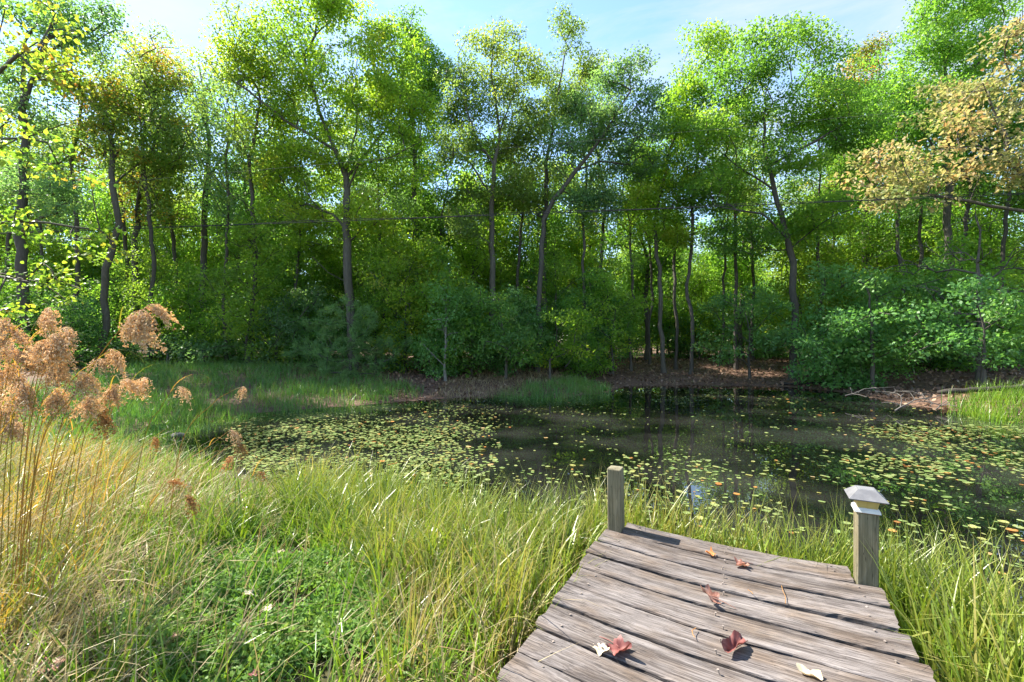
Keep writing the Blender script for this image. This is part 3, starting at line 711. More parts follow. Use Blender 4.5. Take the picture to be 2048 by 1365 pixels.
# dock frame: origin = far left corner of the second plank, u along the planks, v back towards the camera
DA = math.radians(-28.5); DO = np.array([0.5927, 2.9142]); DZ = 0.40
DU = np.array([math.cos(DA), math.sin(DA)]); DV = np.array([math.sin(DA), -math.cos(DA)])
def dock(u, v): return DO + u * DU + v * DV
def in_dock(P, m=0.0):
    q = P[:, :2] - DO; u = q @ DU; v = q @ DV
    return (u > -0.02 - m) & (u < 1.45 + m) & (v > -0.22 - m) & (v < 2.2)

def patchy(P, f, seed):
    x, y = P[:, 0] * f + seed, P[:, 1] * f - seed * 1.7
    return 0.5 + 0.25 * np.sin(x * 2.1 + 1.3 * np.sin(y * 1.7)) + 0.25 * np.sin(y * 2.6 + 1.1 * np.sin(x * 1.9 + 2))

def grass(name, label, mat, P2, rng, Lr, wr, leanr, bendr, az=None, azs=1.2, segs=4, keep_dock=False, clump=None, cbias=0.0, cat="grass", radial=0.0):
    if clump:
        k, s = clump; idx = rng.integers(0, max(1, len(P2) // k), len(P2)); off = rng.normal(0, s, (len(P2), 2)); P2 = P2[idx] + off
    else: off = rng.normal(0, 1, (len(P2), 2))
    if not keep_dock: kd = ~in_dock(P2, 0.03); P2 = P2[kd]; off = off[kd]
    # nothing close round the lens
    kd = P2[:, 1] > 1.0; P2 = P2[kd]; off = off[kd]
    n = len(P2); z = np.maximum(ground_z(P2[:, 0], P2[:, 1]), -0.12)
    P = np.c_[P2, z - 0.01]
    ln = rng.uniform(*Lr, n) * rng.uniform(0.75, 1.1, n)
    a = rng.uniform(0, 2 * np.pi, n) if az is None else rng.normal(az, azs, n)
    if radial: a = np.arctan2(off[:, 1], off[:, 0]) + rng.normal(0, radial, n)
    c = np.clip(0.55 * patchy(P2, 1.3, len(name)) + 0.55 * rng.uniform(0, 1, n) - 0.05 + cbias, 0, 1)
    V, Fs, c, t = blades(P, ln, a, np.abs(rng.normal(0, 1, n)) * leanr, rng.uniform(*bendr, n), rng.uniform(*wr, n), segs, rng, c)
    return add(name, mesh(name, V, Fs, [M[mat]], {"c": c, "t": t}), kind="stuff", label=label, cat=cat)

g = np.random.default_rng(3)
# meadow left of the dock, from the camera to the water
MEADOW = [(-300, 1500), (-250, 900), (230, 900), (480, 950), (640, 985), (900, 1050), (1210, 1100), (1110, 1200), (950, 1500)]
P_all = sample_px(60000, MEADOW, g)
def px_of(P): return 1024 + P[:, 0] / P[:, 1] * F, 682.5 + (HC - 0.15) / P[:, 1] * F
X_, Y_ = px_of(P_all)
def sel(prob): return P_all[g.uniform(0, 1, len(P_all)) < prob]
left = np.clip((560 - X_ + (Y_ - 1100) * 0.3) / 320, 0, 1)                     # swept straw side
cover = np.clip(1 - np.hypot((X_ - 560) / 230, (Y_ - 1240) / 200), 0, 1) * 1.6   # low leafy patch
right = np.clip((X_ - 640) / 200, 0, 1)
pt = patchy(P_all, 1.0, 3)
grass("straw_thatch", "flattened pale straw lying in the near meadow", 'g_straw', sel(np.clip(0.05 + 0.10 * left - 0.03 * cover + 0.03 * right, 0.03, 1)), g,
      (0.2, 0.55), (0.004, 0.009), 1.1, (0.1, 0.8), az=0.5, azs=1.0, segs=5)
grass("straw_grass", "tufts of dry straw grass swept over across the left of the bank", 'g_straw', sel(np.clip(0.015 + 0.085 * left * (0.2 + pt) - 0.06 * cover, 0.0, 1)), g,
      (0.3, 0.65), (0.004, 0.008), 0.5, (0.6, 2.3), az=0.35, azs=0.55, segs=5, clump=(16, 0.05))
grass("green_grass", "fresh green grass growing through the straw on the near bank", 'g_green', sel(np.clip(0.09 + 0.28 * pt - 0.14 * cover, 0.09, 1)), g,
      (0.1, 0.42), (0.006, 0.012), 0.45, (0.1, 1.3), segs=4, clump=(10, 0.045))
grass("rush_grass", "tufts of green and yellow rushes between the meadow and the dock", 'g_rush', sel(np.clip(0.03 + 0.15 * right * (0.1 + pt) - 0.12 * cover, 0, 1)), g,
      (0.25, 0.56), (0.005, 0.010), 0.32, (0.1, 0.9), segs=5, clump=(26, 0.05), radial=0.5)
grass("dry_rush_grass", "dry bent rushes mixed into the tufts left of the dock", 'g_straw', sel(np.clip(0.09 * right * (0.3 + pt), 0, 1)), g,
      (0.25, 0.58), (0.004, 0.008), 0.6, (0.2, 1.4), segs=5, clump=(14, 0.06), radial=0.4)
grass("golden_grass", "golden stalks standing among the woolgrass at the left edge", 'g_gold', sample_px(2300, [(-300, 1500), (-300, 880), (140, 900), (220, 980), (200, 1100), (60, 1300)], g), g,
      (0.35, 0.9), (0.004, 0.009), 0.35, (0.2, 1.6), az=0.25, azs=0.9, segs=6, clump=(14, 0.06))
# low ground cover, moss
def cover_leaves(name, label, mat, n, L, W, poly, zr, cat, upw=1.2):
    P2 = sample_px(n, poly, g); P2 = P2[~in_dock(P2, 0.02)]
    xx, yy = px_of(P2); cx, cy_ = np.mean([p[0] for p in poly]), np.mean([p[1] for p in poly])
    rad = np.hypot((xx - cx) / (np.ptp([p[0] for p in poly]) / 2), (yy - cy_) / (np.ptp([p[1] for p in poly]) / 2))
    P2 = P2[g.uniform(0, 1, len(P2)) < np.clip(1.25 - 1.2 * rad + 2.2 * (patchy(P2, 3.4, 1.0) - 0.5), 0, 1)]
    C = np.c_[P2, ground_z(P2[:, 0], P2[:, 1]) + g.uniform(*zr, len(P2))]
    V, Fs, c = leaf_cloud(C, 4, 0.02, L, W, g, tone=np.clip(patchy(P2, 4.3, 2.0) * 0.7 + g.uniform(0, 0.4, len(P2)), 0, 1), flat=0.6, droop=-0.1, upw=upw)
    add(name, mesh(name, V, Fs, [M[mat]], {"c": c}), kind="stuff", label=label, cat=cat)
cover_leaves("ground_cover", "low bright green leafy ground cover in the middle of the bank", 'cover', 21000, 0.028, 0.015,
             [(130, 1560), (260, 1180), (420, 1060), (580, 1040), (780, 1100), (830, 1250), (800, 1560)], (0.01, 0.09), "ground cover")
cover_leaves("moss", "lime green moss patch beside the leafy ground cover", 'moss', 16000, 0.02, 0.008,
             [(500, 1090), (640, 1040), (800, 1110), (830, 1260), (620, 1240)], (0.0, 0.05), "moss")
# rushes in front of, beside and beyond the dock
RB = sample_poly(2600, np.array([dock(-0.25, -0.22), dock(-0.3, -0.85), dock(1.9, -0.75), dock(1.6, -0.22)]), g)
grass("pond_rushes", "rushes standing in the water between and behind the dock posts", 'g_rush', RB, g, (0.3, 0.72), (0.007, 0.012), 0.24, (0.05, 0.9), segs=5, clump=(14, 0.05), cbias=-0.1, radial=0.6)
RS = sample_poly(5200, np.array([dock(1.46, -0.25), dock(2.0, -0.75), dock(3.3, -0.5), dock(3.0, 1.5), dock(1.47, 1.8)]), g)
grass("dock_rushes", "tall bright green rushes leaning along the right side of the dock", 'g_rush', RS, g, (0.32, 0.74), (0.007, 0.013), 0.28, (0.1, 0.9), segs=5, clump=(16, 0.06), cbias=-0.12, radial=0.6)
RF = sample_px(2600, [(560, 985), (640, 950), (800, 975), (1000, 1020), (1230, 1050), (1220, 1110), (900, 1100), (620, 1040)], g)
grass("shore_rushes", "rushes along the water's edge left of the dock", 'g_rush', RF, g, (0.3, 0.72), (0.006, 0.012), 0.3, (0.1, 1.1), segs=5, clump=(24, 0.06), radial=0.6, cbias=-0.1)
RC = sample_px(2400, [(380, 1120), (560, 1000), (700, 960), (1000, 1040), (1215, 1080), (1120, 1200), (1000, 1340), (860, 1400), (760, 1250), (700, 1110), (520, 1090)], g)
grass("arching_reeds", "coarse arching reed tufts standing above the meadow left of the dock", 'g_rush', RC, g, (0.35, 0.7), (0.008, 0.014), 0.3, (0.3, 1.5), segs=6, clump=(24, 0.05), radial=0.7, cbias=-0.1)
SL = sample_px(900, [(-300, 1500), (-300, 960), (240, 930), (480, 1000), (420, 1150), (250, 1300), (200, 1500)], g)
grass("arching_straw", "coarse arching straw tufts over the left of the meadow", 'g_straw', SL, g, (0.35, 0.75), (0.006, 0.011), 0.45, (0.8, 2.3), az=0.3, azs=0.7, segs=6, clump=(20, 0.05))
UD = sample_poly(1500, np.array([dock(0, 0.4), dock(1.4, 0.4), dock(1.4, 2.0), dock(0, 2.0)]), g)
grass("dock_shade_grass", "short green grass seen through the gaps under the dock", 'g_green', UD, g, (0.1, 0.24), (0.004, 0.007), 0.3, (0.1, 0.6), segs=3, keep_dock=True)
# marshy left shore and far bank sedge
ML = sample_px(9000, [(-250, 905), (-150, 830), (200, 800), (420, 820), (520, 830), (430, 850), (330, 900), (470, 945), (300, 935), (100, 925)], g, 0.05)
grass("marsh_grass", "green marsh grass on the left shore beside the lily pads", 'g_far', ML, g, (0.2, 0.45), (0.006, 0.012), 0.25, (0.1, 0.8), segs=3, clump=(10, 0.09))
FB = sample_px(15000, [(150, 800), (230, 765), (560, 762), (760, 775), (860, 790), (740, 808), (560, 828), (420, 840), (200, 850)], g, 0.05)
grass("far_sedge", "band of green sedge along the far left bank", 'g_far', FB, g, (0.22, 0.45), (0.009, 0.016), 0.3, (0.2, 0.9), segs=3, clump=(14, 0.12))
FT = sample_px(3000, [(985, 790), (1060, 782), (1150, 768), (1215, 780), (1215, 796), (1120, 803), (1010, 800)], g, 0.02)
grass("sedge_tussock", "bright green sedge tongue jutting into the pond in the middle", 'g_far', FT, g, (0.22, 0.42), (0.01, 0.016), 0.25, (0.1, 0.7), segs=3, clump=(12, 0.1))
FM = sample_px(3200, [(860, 790), (900, 770), (1000, 755), (1150, 752), (1150, 768), (1040, 778), (960, 792)], g, 0.1)
grass("bank_dry_grass", "dry tawny grass on the low bank beside the sedge tongue", 'g_straw', FM, g, (0.1, 0.26), (0.008, 0.014), 0.5, (0.2, 0.9), segs=3)
FR = sample_px(1500, [(1895, 815), (1960, 805), (2060, 805), (2150, 815), (2150, 850), (2000, 845), (1920, 832)], g, 0.05)
grass("reed_clump", "bright green reed clump on the right bank beside the dead branches", 'g_green', FR, g, (0.4, 0.62), (0.01, 0.016), 0.22, (0.1, 0.7), segs=4, clump=(12, 0.1))

# ------------------------------------------------------------------ leaf litter on the far bank and forest floor
def litter(name, label, n, poly, L, W, z=0.2):
    P2 = sample_px(n, poly, g, z); d = pond_sd(P2); P2 = P2[d > 0.03]
    C = np.c_[P2, ground_z(P2[:, 0], P2[:, 1]) + 0.015]
    V, Fs, c = leaf_cloud(C, 1, 0.01, L, W, g, flat=0.3, droop=0.0, upw=2.2)
    add(name, mesh(name, V, Fs, [M['litter']], {"c": c}), kind="stuff", label=label, cat="leaf litter")
litter("leaf_litter", "brown fallen leaves thick on the far bank and forest floor", 26000,
       [(400, 770), (700, 790), (900, 800), (1100, 790), (1230, 785), (1700, 800), (1900, 835), (2150, 860), (2300, 770), (1900, 735), (300, 735)], 0.11, 0.085)

# ------------------------------------------------------------------ dock
def wood_mat(name, dark, midc, lightc, seed, brown=0.5):
    m, n, l, out = new_mat(name)
    tc = n.new("ShaderNodeTexCoord"); oi = n.new("ShaderNodeObjectInfo")
    ofs = n.new("ShaderNodeVectorMath"); ofs.operation = 'MULTIPLY_ADD'
    l.new(oi.outputs['Random'], ofs.inputs[0]); ofs.inputs[1].default_value = (37, 53, 71); l.new(tc.outputs['Object'], ofs.inputs[2])
    def nz(scale, ns, det, rgh=0.6, dist=0.0):
        mp = n.new("ShaderNodeMapping"); mp.inputs['Scale'].default_value = scale; l.new(ofs.outputs[0], mp.inputs[0])
        t = n.new("ShaderNodeTexNoise"); t.inputs['Scale'].default_value = ns; t.inputs['Detail'].default_value = det
        t.inputs['Roughness'].default_value = rgh; t.inputs['Distortion'].default_value = dist
        l.new(mp.outputs[0], t.inputs['Vector']); return t
    fine = nz((1.2, 60, 60), 3.0, 6, 0.7, 0.3); broad = nz((1.2, 9, 9), 1.6, 5, 0.6, 0.4); blot = nz((2.2, 5, 5), 1.6, 4)
    add_ = n.new("ShaderNodeMix"); add_.data_type = 'FLOAT'; add_.inputs[0].default_value = 0.38
    l.new(fine.outputs['Fac'], add_.inputs[2]); l.new(broad.outputs['Fac'], add_.inputs[3])
    r = ramp(n, [(0.34, dark), (0.45, midc), (0.54, tuple((a + b) / 2 for a, b in zip(midc, lightc))), (0.64, lightc)]); l.new(add_.outputs[0], r.inputs[0])
    rb = ramp(n, [(0.42, (0, 0, 0)), (0.68, (brown, brown, brown))]); l.new(blot.outputs['Fac'], rb.inputs[0])
    mx = n.new("ShaderNodeMix"); mx.data_type = 'RGBA'; mx.blend_type = 'MULTIPLY'; l.new(rb.outputs[0], mx.inputs['Factor'])
    l.new(r.outputs[0], mx.inputs['A']); mx.inputs['B'].default_value = (0.72, 0.57, 0.4, 1)
    crk = nz((0.9, 26, 26), 1.7, 3, 0.5, 0.2)
    rc = ramp(n, [(0.0, (0, 0, 0)), (0.488, (0, 0, 0)), (0.498, (0.85, 0.85, 0.85)), (0.508, (0, 0, 0)), (1.0, (0, 0, 0))]); l.new(crk.outputs['Fac'], rc.inputs[0])
    m3 = n.new("ShaderNodeMix"); m3.data_type = 'RGBA'; l.new(rc.outputs[0], m3.inputs['Factor']); l.new(mx.outputs['Result'], m3.inputs['A']); m3.inputs['B'].default_value = (*[q * 0.5 for q in dark], 1)
    mx = m3
    p = n.new("ShaderNodeBsdfPrincipled"); p.inputs['Roughness'].default_value = 0.75; p.inputs['Specular IOR Level'].default_value = 0.3
    l.new(mx.outputs['Result'], p.inputs['Base Color'])
    b = n.new("ShaderNodeBump"); b.inputs['Strength'].default_value = 0.7; b.inputs['Distance'].default_value = 0.006
    l.new(add_.outputs[0], b.inputs['Height']); l.new(b.outputs[0], p.inputs['Normal']); l.new(p.outputs[0], out.inputs[0])
    return m
M['plank'] = wood_mat("weathered_plank", (0.016, 0.013, 0.012), (0.07, 0.059, 0.054), (0.235, 0.21, 0.197), 1, 0.75)
M['post'] = wood_mat("weathered_post", (0.035, 0.032, 0.02), (0.125, 0.115, 0.07), (0.25, 0.225, 0.15), 2, 0.4)
M['nail'] = noise_mat("rusty_nail", even((0.12, 0.09, 0.07), (0.3, 0.26, 0.23)), nscale=60, rough=0.5, bump=0.1)

dock_o = empty("dock", (DO[0], DO[1], DZ), "weathered grey plank dock with two square posts reaching towards the pond", "dock", rz=DA)
# local frame of the dock: +x along u, -y along v

def plank_mesh(length, width, th, rng, sag):
    nxs, prof = 46, []
    e = 0.009                                           # eased edges
    sec = [(-width / 2, -th), (-width / 2, -e), (-width / 2 + e * 0.4, -e * 0.35), (-width / 2 + e * 1.4, 0.0), (-width / 4, 0.0), (0, 0.0), (width / 4, 0.0),
           (width / 2 - e * 1.4, 0.0), (width / 2 - e * 0.4, -e * 0.35), (width / 2, -e), (width / 2, -th)]
    k = len(sec); xs = np.linspace(0, length, nxs); V = []
    ph = rng.uniform(0, 6, 6); cup = rng.uniform(-0.002, 0.004)
    for i, x in enumerate(xs):
        f = x / length
        wob = 0.0025 * math.sin(5 * f + ph[0]) + 0.0015 * math.sin(17 * f + ph[1])
        zz = -sag * math.sin(math.pi * f) + 0.002 * math.sin(8 * f + ph[2])
        for (y, z) in sec:
            jx = 0.0
            if i in (0, nxs - 1): jx = rng.normal(0, 0.0025) + 0.004 * math.sin(y * 60 + ph[3])
            ed = 0.0022 * math.sin(31 * f + ph[4] + (3 if y > 0 else 0)) + rng.normal(0, 0.0007) if abs(abs(y) - width / 2) < e * 1.5 else 0
            V.append((x + jx, y + wob + ed * (1 if y > 0 else -1), z + zz - cup * (1 - (2 * y / width) ** 2) + (rng.normal(0, 0.0006))))
    idx = np.arange(nxs * k).reshape(nxs, k); j = np.roll(idx, -1, axis=1)
    quads = np.stack([idx[:-1], idx[1:], j[1:], j[:-1]], -1).reshape(-1, 4)
    caps = [idx[0][None, :], idx[-1][::-1][None, :]]
    return mesh("plank", np.array(V), [quads] + caps, [M['plank']], smooth=False)

# a slightly bent nail with a flat head
def nail_mesh():
    P = np.array([[0, 0, -0.01], [0, 0, 0.008], [0.002, 0.001, 0.013]]); R = np.array([0.0022, 0.0022, 0.002])
    V, Fq = tubes([(P, R), (np.array([[0.002, 0.001, 0.013], [0.0022, 0.001, 0.0155]]), np.array([0.005, 0.0048]))], lambda r: 7)
    top = np.arange(len(V) - 7, len(V))[None, :]
    return mesh("nail", V, [Fq, top], [M['nail']])
NAIL = nail_mesh()
lv = [-0.185, 0.0, 0.196, 0.368, 0.542, 0.727, 0.924, 1.112, 1.286, 1.47, 1.655]
lw = [0.172, 0.165, 0.15, 0.155, 0.172, 0.168, 0.168, 0.158, 0.162, 0.165, 0.165]
rv = [-0.152, 0.035, 0.24, 0.427, 0.617, 0.803, 0.99, 1.175, 1.36, 1.545, 1.73]
u0 = [0.105, 0.01, 0.005, 0.018, 0.03, 0.03, 0.035, 0.05, 0.05, 0.05, 0.05]
u1 = [1.285, 1.392, 1.392, 1.405, 1.42, 1.43, 1.44, 1.45, 1.455, 1.46, 1.46]
prng = np.random.default_rng(21)
for i in range(11):
    a = np.array([u0[i], -(lv[i] + lw[i] / 2)]); b = np.array([u1[i], -(rv[i] + lw[i] / 2)])
    d = b - a; L_ = float(np.linalg.norm(d)); wd = lw[i] * 1.0
    o = add("plank", plank_mesh(L_, wd, 0.036, prng, 0.024), dock_o, (a[0], a[1], prng.uniform(-0.002, 0.002)))
    o.rotation_euler = (prng.normal(0, 0.008), 0, math.atan2(d[1], d[0]))
    for f in (0.075, 0.5, 0.93):
        for s in (-0.25, 0.25):
            nl = add("nail", NAIL, o, (L_ * (f + prng.normal(0, 0.008)), wd * (s + prng.normal(0, 0.05)), -(0.024) * math.sin(math.pi * f) + (0.001 if f == 0.5 else -0.009)))
            nl.rotation_euler = (prng.normal(0, 0.25), prng.normal(0, 0.25), prng.uniform(0, 6))

def box_mesh(name, lo, hi, mat, bev=0.006, rng=None, seg=8):
    """upright post with eased corners and a little unevenness"""
    x0, y0, z0 = lo; x1, y1, z1 = hi; e = bev
    sec = [(x0 + e, y0), (x1 - e, y0), (x1, y0 + e), (x1, y1 - e), (x1 - e, y1), (x0 + e, y1), (x0, y1 - e), (x0, y0 + e)]
    zs = list(np.linspace(z0, z1 - e, seg)) + [z1]; V = []
    cx, cyy = (x0 + x1) / 2, (y0 + y1) / 2
    for j, z in enumerate(zs):
        sc_ = 1 - (e * 0.5 / (x1 - x0) * 2 if j == len(zs) - 1 else 0)
        for (x, y) in sec:
            V.append((cx + (x - cx) * sc_ + (rng.normal(0, 0.0008) if rng is not None else 0), cyy + (y - cyy) * sc_ + (rng.normal(0, 0.0008) if rng is not None else 0), z))
    k = 8; idx = np.arange(len(zs) * k).reshape(len(zs), k); j = np.roll(idx, -1, axis=1)
    quads = np.stack([idx[:-1], j[:-1], j[1:], idx[1:]], -1).reshape(-1, 4)
    return mesh(name, np.array(V), [quads, idx[-1][None, :], idx[0][::-1][None, :]], [mat])

def post(u0_, v0_, zt, label, tilt, s=0.088):
    # mesh lies along local x so that the grain runs up the post
    me = box_mesh("post", (-s / 2, -s / 2, 0), (s / 2, s / 2, zt + 0.95), M['post'], 0.006, prng)
    V = np.zeros(len(me.vertices) * 3, np.float32); me.vertices.foreach_get("co", V); V = V.reshape(-1, 3)
    me.vertices.foreach_set("co", np.c_[V[:, 2], V[:, 1], -V[:, 0]].ravel()); me.update()
    o = add("post", me, dock_o, (u0_, -v0_, -0.95)); o.rotation_euler = (tilt[0], -math.pi / 2 + tilt[1], 0); o["label"] = label
    return o
post(0.072, -0.05, 0.385, "bare square post at the dock's far left corner", (0.0, -0.012))
post(1.342, -0.02, 0.345, "square post carrying the cap light", (0.0, 0.0), 0.09)
for uu in (0.12, 0.72, 1.33):
    me = box_mesh("joist", (-0.02, -1.85, -0.24), (0.02, 0.2 if uu == 0.72 else -0.02, -0.07), M['post'])
    add("joist", me, dock_o, (uu, 0, 0))

# ------------------------------------------------------------------ solar cap light on the right post
def frustum(z0, z1, a, b):
    V = [(-a, -a, z0), (a, -a, z0), (a, a, z0), (-a, a, z0), (-b, -b, z1), (b, -b, z1), (b, b, z1), (-b, b, z1)]
    Fq = [(0, 1, 5, 4), (1, 2, 6, 5), (2, 3, 7, 6), (3, 0, 4, 7), (4, 5, 6, 7), (3, 2, 1, 0)]
    return np.array(V, float), np.array(Fq)
def join(parts):
    Vs, Fs, off = [], [], 0
    for V, Fq in parts: Vs.append(V); Fs.append(Fq + off); off += len(V)
    return np.concatenate(Vs), np.concatenate(Fs)
M['cap'] = noise_mat("weathered_plastic_cap", [(0.0, (0.07, 0.07, 0.075)), (0.4, (0.12, 0.12, 0.127)), (0.6, (0.17, 0.17, 0.175)), (0.72, (0.6, 0.6, 0.58)), (1.0, (0.7, 0.7, 0.68))], nscale=9, detail=8, rough=0.5, bump=0.15, bdist=0.003, nrough=0.7)
M['cap_white'] = noise_mat("bleached_plastic", even((0.3, 0.3, 0.3), (0.6, 0.6, 0.58), (0.72, 0.72, 0.7)), nscale=14, rough=0.5, bump=0.1, bdist=0.002)
M['amber'] = noise_mat("amber_lens", even((0.42, 0.31, 0.10), (0.55, 0.43, 0.17)), nscale=8, rough=0.25, bump=0.05, bdist=0.002, spec=0.5)
M['rust'] = M['rust']; M['rim'] = noise_mat("orange_wood_rim", even((0.22, 0.09, 0.03), (0.42, 0.2, 0.07)), nscale=20)
lp_ = dock(1.342, -0.02)
lamp = empty("post_light", (lp_[0], lp_[1], DZ + 0.345), "grey pyramid-capped solar light with amber panes on the right dock post", "lamp", rz=DA)
V, Fq = join([frustum(0.0, 0.004, 0.047, 0.047)]); add("wooden_rim", mesh("wooden_rim", V, [Fq], [M['rim']]), lamp)
V, Fq = join([frustum(0.004, 0.017, 0.053, 0.051), frustum(0.017, 0.024, 0.049, 0.043)]); add("base", mesh("base", V, [Fq], [M['cap_white']]), lamp)
V, Fq = join([frustum(0.024, 0.07, 0.037, 0.047)]); body = add("lens", mesh("lens", V, [Fq], [M['amber']]), lamp)
for k in range(4):
    a = k * math.pi / 2; ca, sa = math.cos(a), math.sin(a)
    for off0, off1 in ((-1, -0.86), (-0.03, 0.03), (0.86, 1)):
        q = []
        for z, r in ((0.024, 0.037), (0.068, 0.0465)):
            for d_ in (0.0012, 0.0032):
                for f in (off0, off1):
                    x, y = f * (r + 0.002), -(r + d_); q.append((ca * x - sa * y, sa * x + ca * y, z))
        add("mullion", mesh("mullion", np.array(q), [np.array([(0, 1, 5, 4), (2, 6, 7, 3), (0, 4, 6, 2), (1, 3, 7, 5)])], [M['amber']]), body)
V, Fq = join([frustum(0.068, 0.073, 0.077, 0.079), frustum(0.073, 0.110, 0.079, 0.041), frustum(0.110, 0.113, 0.041, 0.038)]); add("cap", mesh("cap", V, [Fq], [M['cap']]), lamp)
V, Fq = frustum(0.113, 0.115, 0.031, 0.030)
M['solar'] = noise_mat("solar_panel", even((0.14, 0.145, 0.155), (0.24, 0.245, 0.255)), nscale=6, rough=0.3, bump=0.02); add("solar_panel", mesh("solar_panel", V, [Fq], [M['solar']]), lamp)

# ------------------------------------------------------------------ fallen leaves on the dock
def fallen_leaf(name, label, pos, size, rz, cols, curl, seed, stem=1.0, lobed=True, fold=0.0, tilt=0.0):
    rng = np.random.default_rng(seed); na, nr = 48, 5
    th = np.linspace(0, 2 * np.pi, na, endpoint=False)
    if lobed:
        out = np.zeros(na) + 0.5
        for c_, amp, wdt in ((np.pi / 2, 0.48, 0.3), (np.pi / 2 + 0.95, 0.4, 0.27), (np.pi / 2 - 0.95, 0.4, 0.27), (np.pi / 2 + 1.95, 0.2, 0.27), (np.pi / 2 - 1.95, 0.2, 0.27)):
            dd = np.angle(np.exp(1j * (th - c_))); out += amp * np.exp(-(dd / wdt) ** 2)
        out += 0.035 * np.sin(th * 13 + seed)
        dd = np.angle(np.exp(1j * (th + np.pi / 2))); out *= 1 - 0.55 * np.exp(-(dd / 0.25) ** 2)
    else:
        out = 0.42 + 0.5 * np.abs(np.sin(th)) ** 2.2 + 0.03 * np.sin(th * 11)
    V = [(0, 0, 0)]
    for r in range(1, nr + 1):
        f = r / nr
        for a, o_ in zip(th, out): V.append((math.cos(a) * o_ * f, math.sin(a) * o_ * f, 0))
    V = np.array(V, float); x, y = V[:, 0].copy(), V[:, 1].copy(); r2 = np.hypot(x, y)
    ph = rng.uniform(0, 6, 4)
    z = curl * (r2 ** 2) * (0.6 + 0.5 * np.sin(3 * np.arctan2(y, x) + ph[0])) + 0.09 * np.sin(6 * x + ph[1]) * np.sin(5 * y + ph[2]) * (0.4 + curl) + 0.03 * np.sin(15 * x + 9 * y + ph[3])
    z += fold * np.abs(x) * 1.1; V[:, 0] *= 1 - 0.35 * fold; V[:, 2] = z
    i0 = np.arange(na); tri = np.stack([np.zeros(na, int), 1 + i0, 1 + np.roll(i0, -1)], 1); quads = []
    for r in range(1, nr):
        a0 = 1 + (r - 1) * na; b0 = 1 + r * na
        quads.append(np.stack([a0 + i0, b0 + i0, b0 + np.roll(i0, -1), a0 + np.roll(i0, -1)], 1))
    V *= size
    ct, st_ = math.cos(tilt), math.sin(tilt); V = np.c_[V[:, 0], V[:, 1] * ct - V[:, 2] * st_, V[:, 1] * st_ + V[:, 2] * ct]
    V[:, 2] -= V[:, 2].min() - 0.002
    c = np.clip(0.5 + 0.35 * np.sin(7 * x + ph[0]) * np.sin(8 * y + ph[1]) + rng.normal(0, 0.15, len(V)), 0, 1)
    t = empty(name, pos, label, "leaf", rz=rz)
    mm = leaf_mat("fallen_" + str(seed), cols, trans=0.2, rough=0.55, tboost=(1.1, 0.9, 0.7))
    add("blade", mesh("blade", V, [tri, np.concatenate(quads)], [mm], {"c": c}, smooth=True), t)
    if stem > 0:
        k = 6; s = np.linspace(0, 1, k); z0 = V[0, 2]
        P = np.c_[0.15 * size * np.sin(s * 2 + seed), -size * stem * s, z0 * (1 - s) + 0.003 + 0.06 * size * np.sin(s * 3.1)]
        Vt, Ft = tubes([(P, np.full(k, 0.0016))], lambda r: 5); add("stem", mesh("stem", Vt, [Ft], [mm], {"c": np.full(len(Vt), 0.7)}), t)
    return t

def on_deck(x, y, dz=0.0):
    p = on(x, y, DZ - 0.015); return (p[0], p[1], DZ - 0.02 + dz)
RED = even((0.10, 0.028, 0.026), (0.19, 0.06, 0.052), (0.28, 0.12, 0.10)); BRN = even((0.2, 0.08, 0.05), (0.36, 0.17, 0.12), (0.48, 0.29, 0.22))
ORG = even((0.28, 0.09, 0.025), (0.44, 0.17, 0.05), (0.5, 0.27, 0.1)); PALE = even((0.42, 0.34, 0.2), (0.56, 0.48, 0.33), (0.66, 0.6, 0.46))
fallen_leaf("fallen_leaf", "small curled orange leaf on the dock's second plank", on_deck(1424, 1110), 0.039, 0.7, ORG, 0.9, 101, stem=0.5)
fallen_leaf("fallen_leaf", "reddish brown leaf near the far edge of the dock", on_deck(1486, 1130), 0.055, 1.9, BRN, 0.5, 102, stem=1.2, fold=0.3)
fallen_leaf("fallen_leaf", "large upright tan-red leaf in the middle of the dock", on_deck(1424, 1205), 0.076, 1.2, BRN, 0.45, 103, stem=1.3, fold=0.25, tilt=0.55)
fallen_leaf("fallen_leaf", "dark crimson folded leaf right of the dock's centre", on_deck(1467, 1297), 0.073, 2.2, RED, 0.4, 104, stem=1.3, lobed=False, fold=0.7)
fallen_leaf("fallen_leaf", "crumpled dark red leaf beside the pale yellow one at the dock's left", on_deck(1234, 1298), 0.068, -2.5, RED, 0.9, 105, stem=1.5)
fallen_leaf("fallen_leaf", "pale yellow leaf touching the crumpled red leaf", on_deck(1200, 1296), 0.05, 2.9, PALE, 0.5, 106, stem=0.6)
fallen_leaf("fallen_leaf", "cream curled leaf at the bottom edge of the dock", on_deck(1618, 1350), 0.045, 0.9, PALE, 0.5, 107, stem=0.8, lobed=False, fold=0.5)

def twig(label, pts, r=0.0016):
    P = np.array([on(x, y, DZ - 0.012) for x, y in pts]); P[:, 2] = DZ - 0.012 + np.array([0.0, 0.006, 0.004, 0.001])[:len(P)]
    org = P[0].copy(); V, Fq = tubes([(P - org, np.full(len(P), r))], lambda q: 5)
    add("twig", mesh("twig", V, [Fq], [M['wool_rust']], {"c": np.full(len(V), 0.4)}), None, org, label, "twig")
twig("short bent twig on the right half of the dock", [(1563, 1172), (1566, 1185), (1571, 1195), (1571, 1208)])
twig("tiny curled twig near the row of bent nails", [(1392, 1256), (1384, 1264), (1386, 1272), (1390, 1276)])
twig("tiny straight twig left of the bent twig on the dock", [(1496, 1180), (1502, 1186), (1506, 1190)])

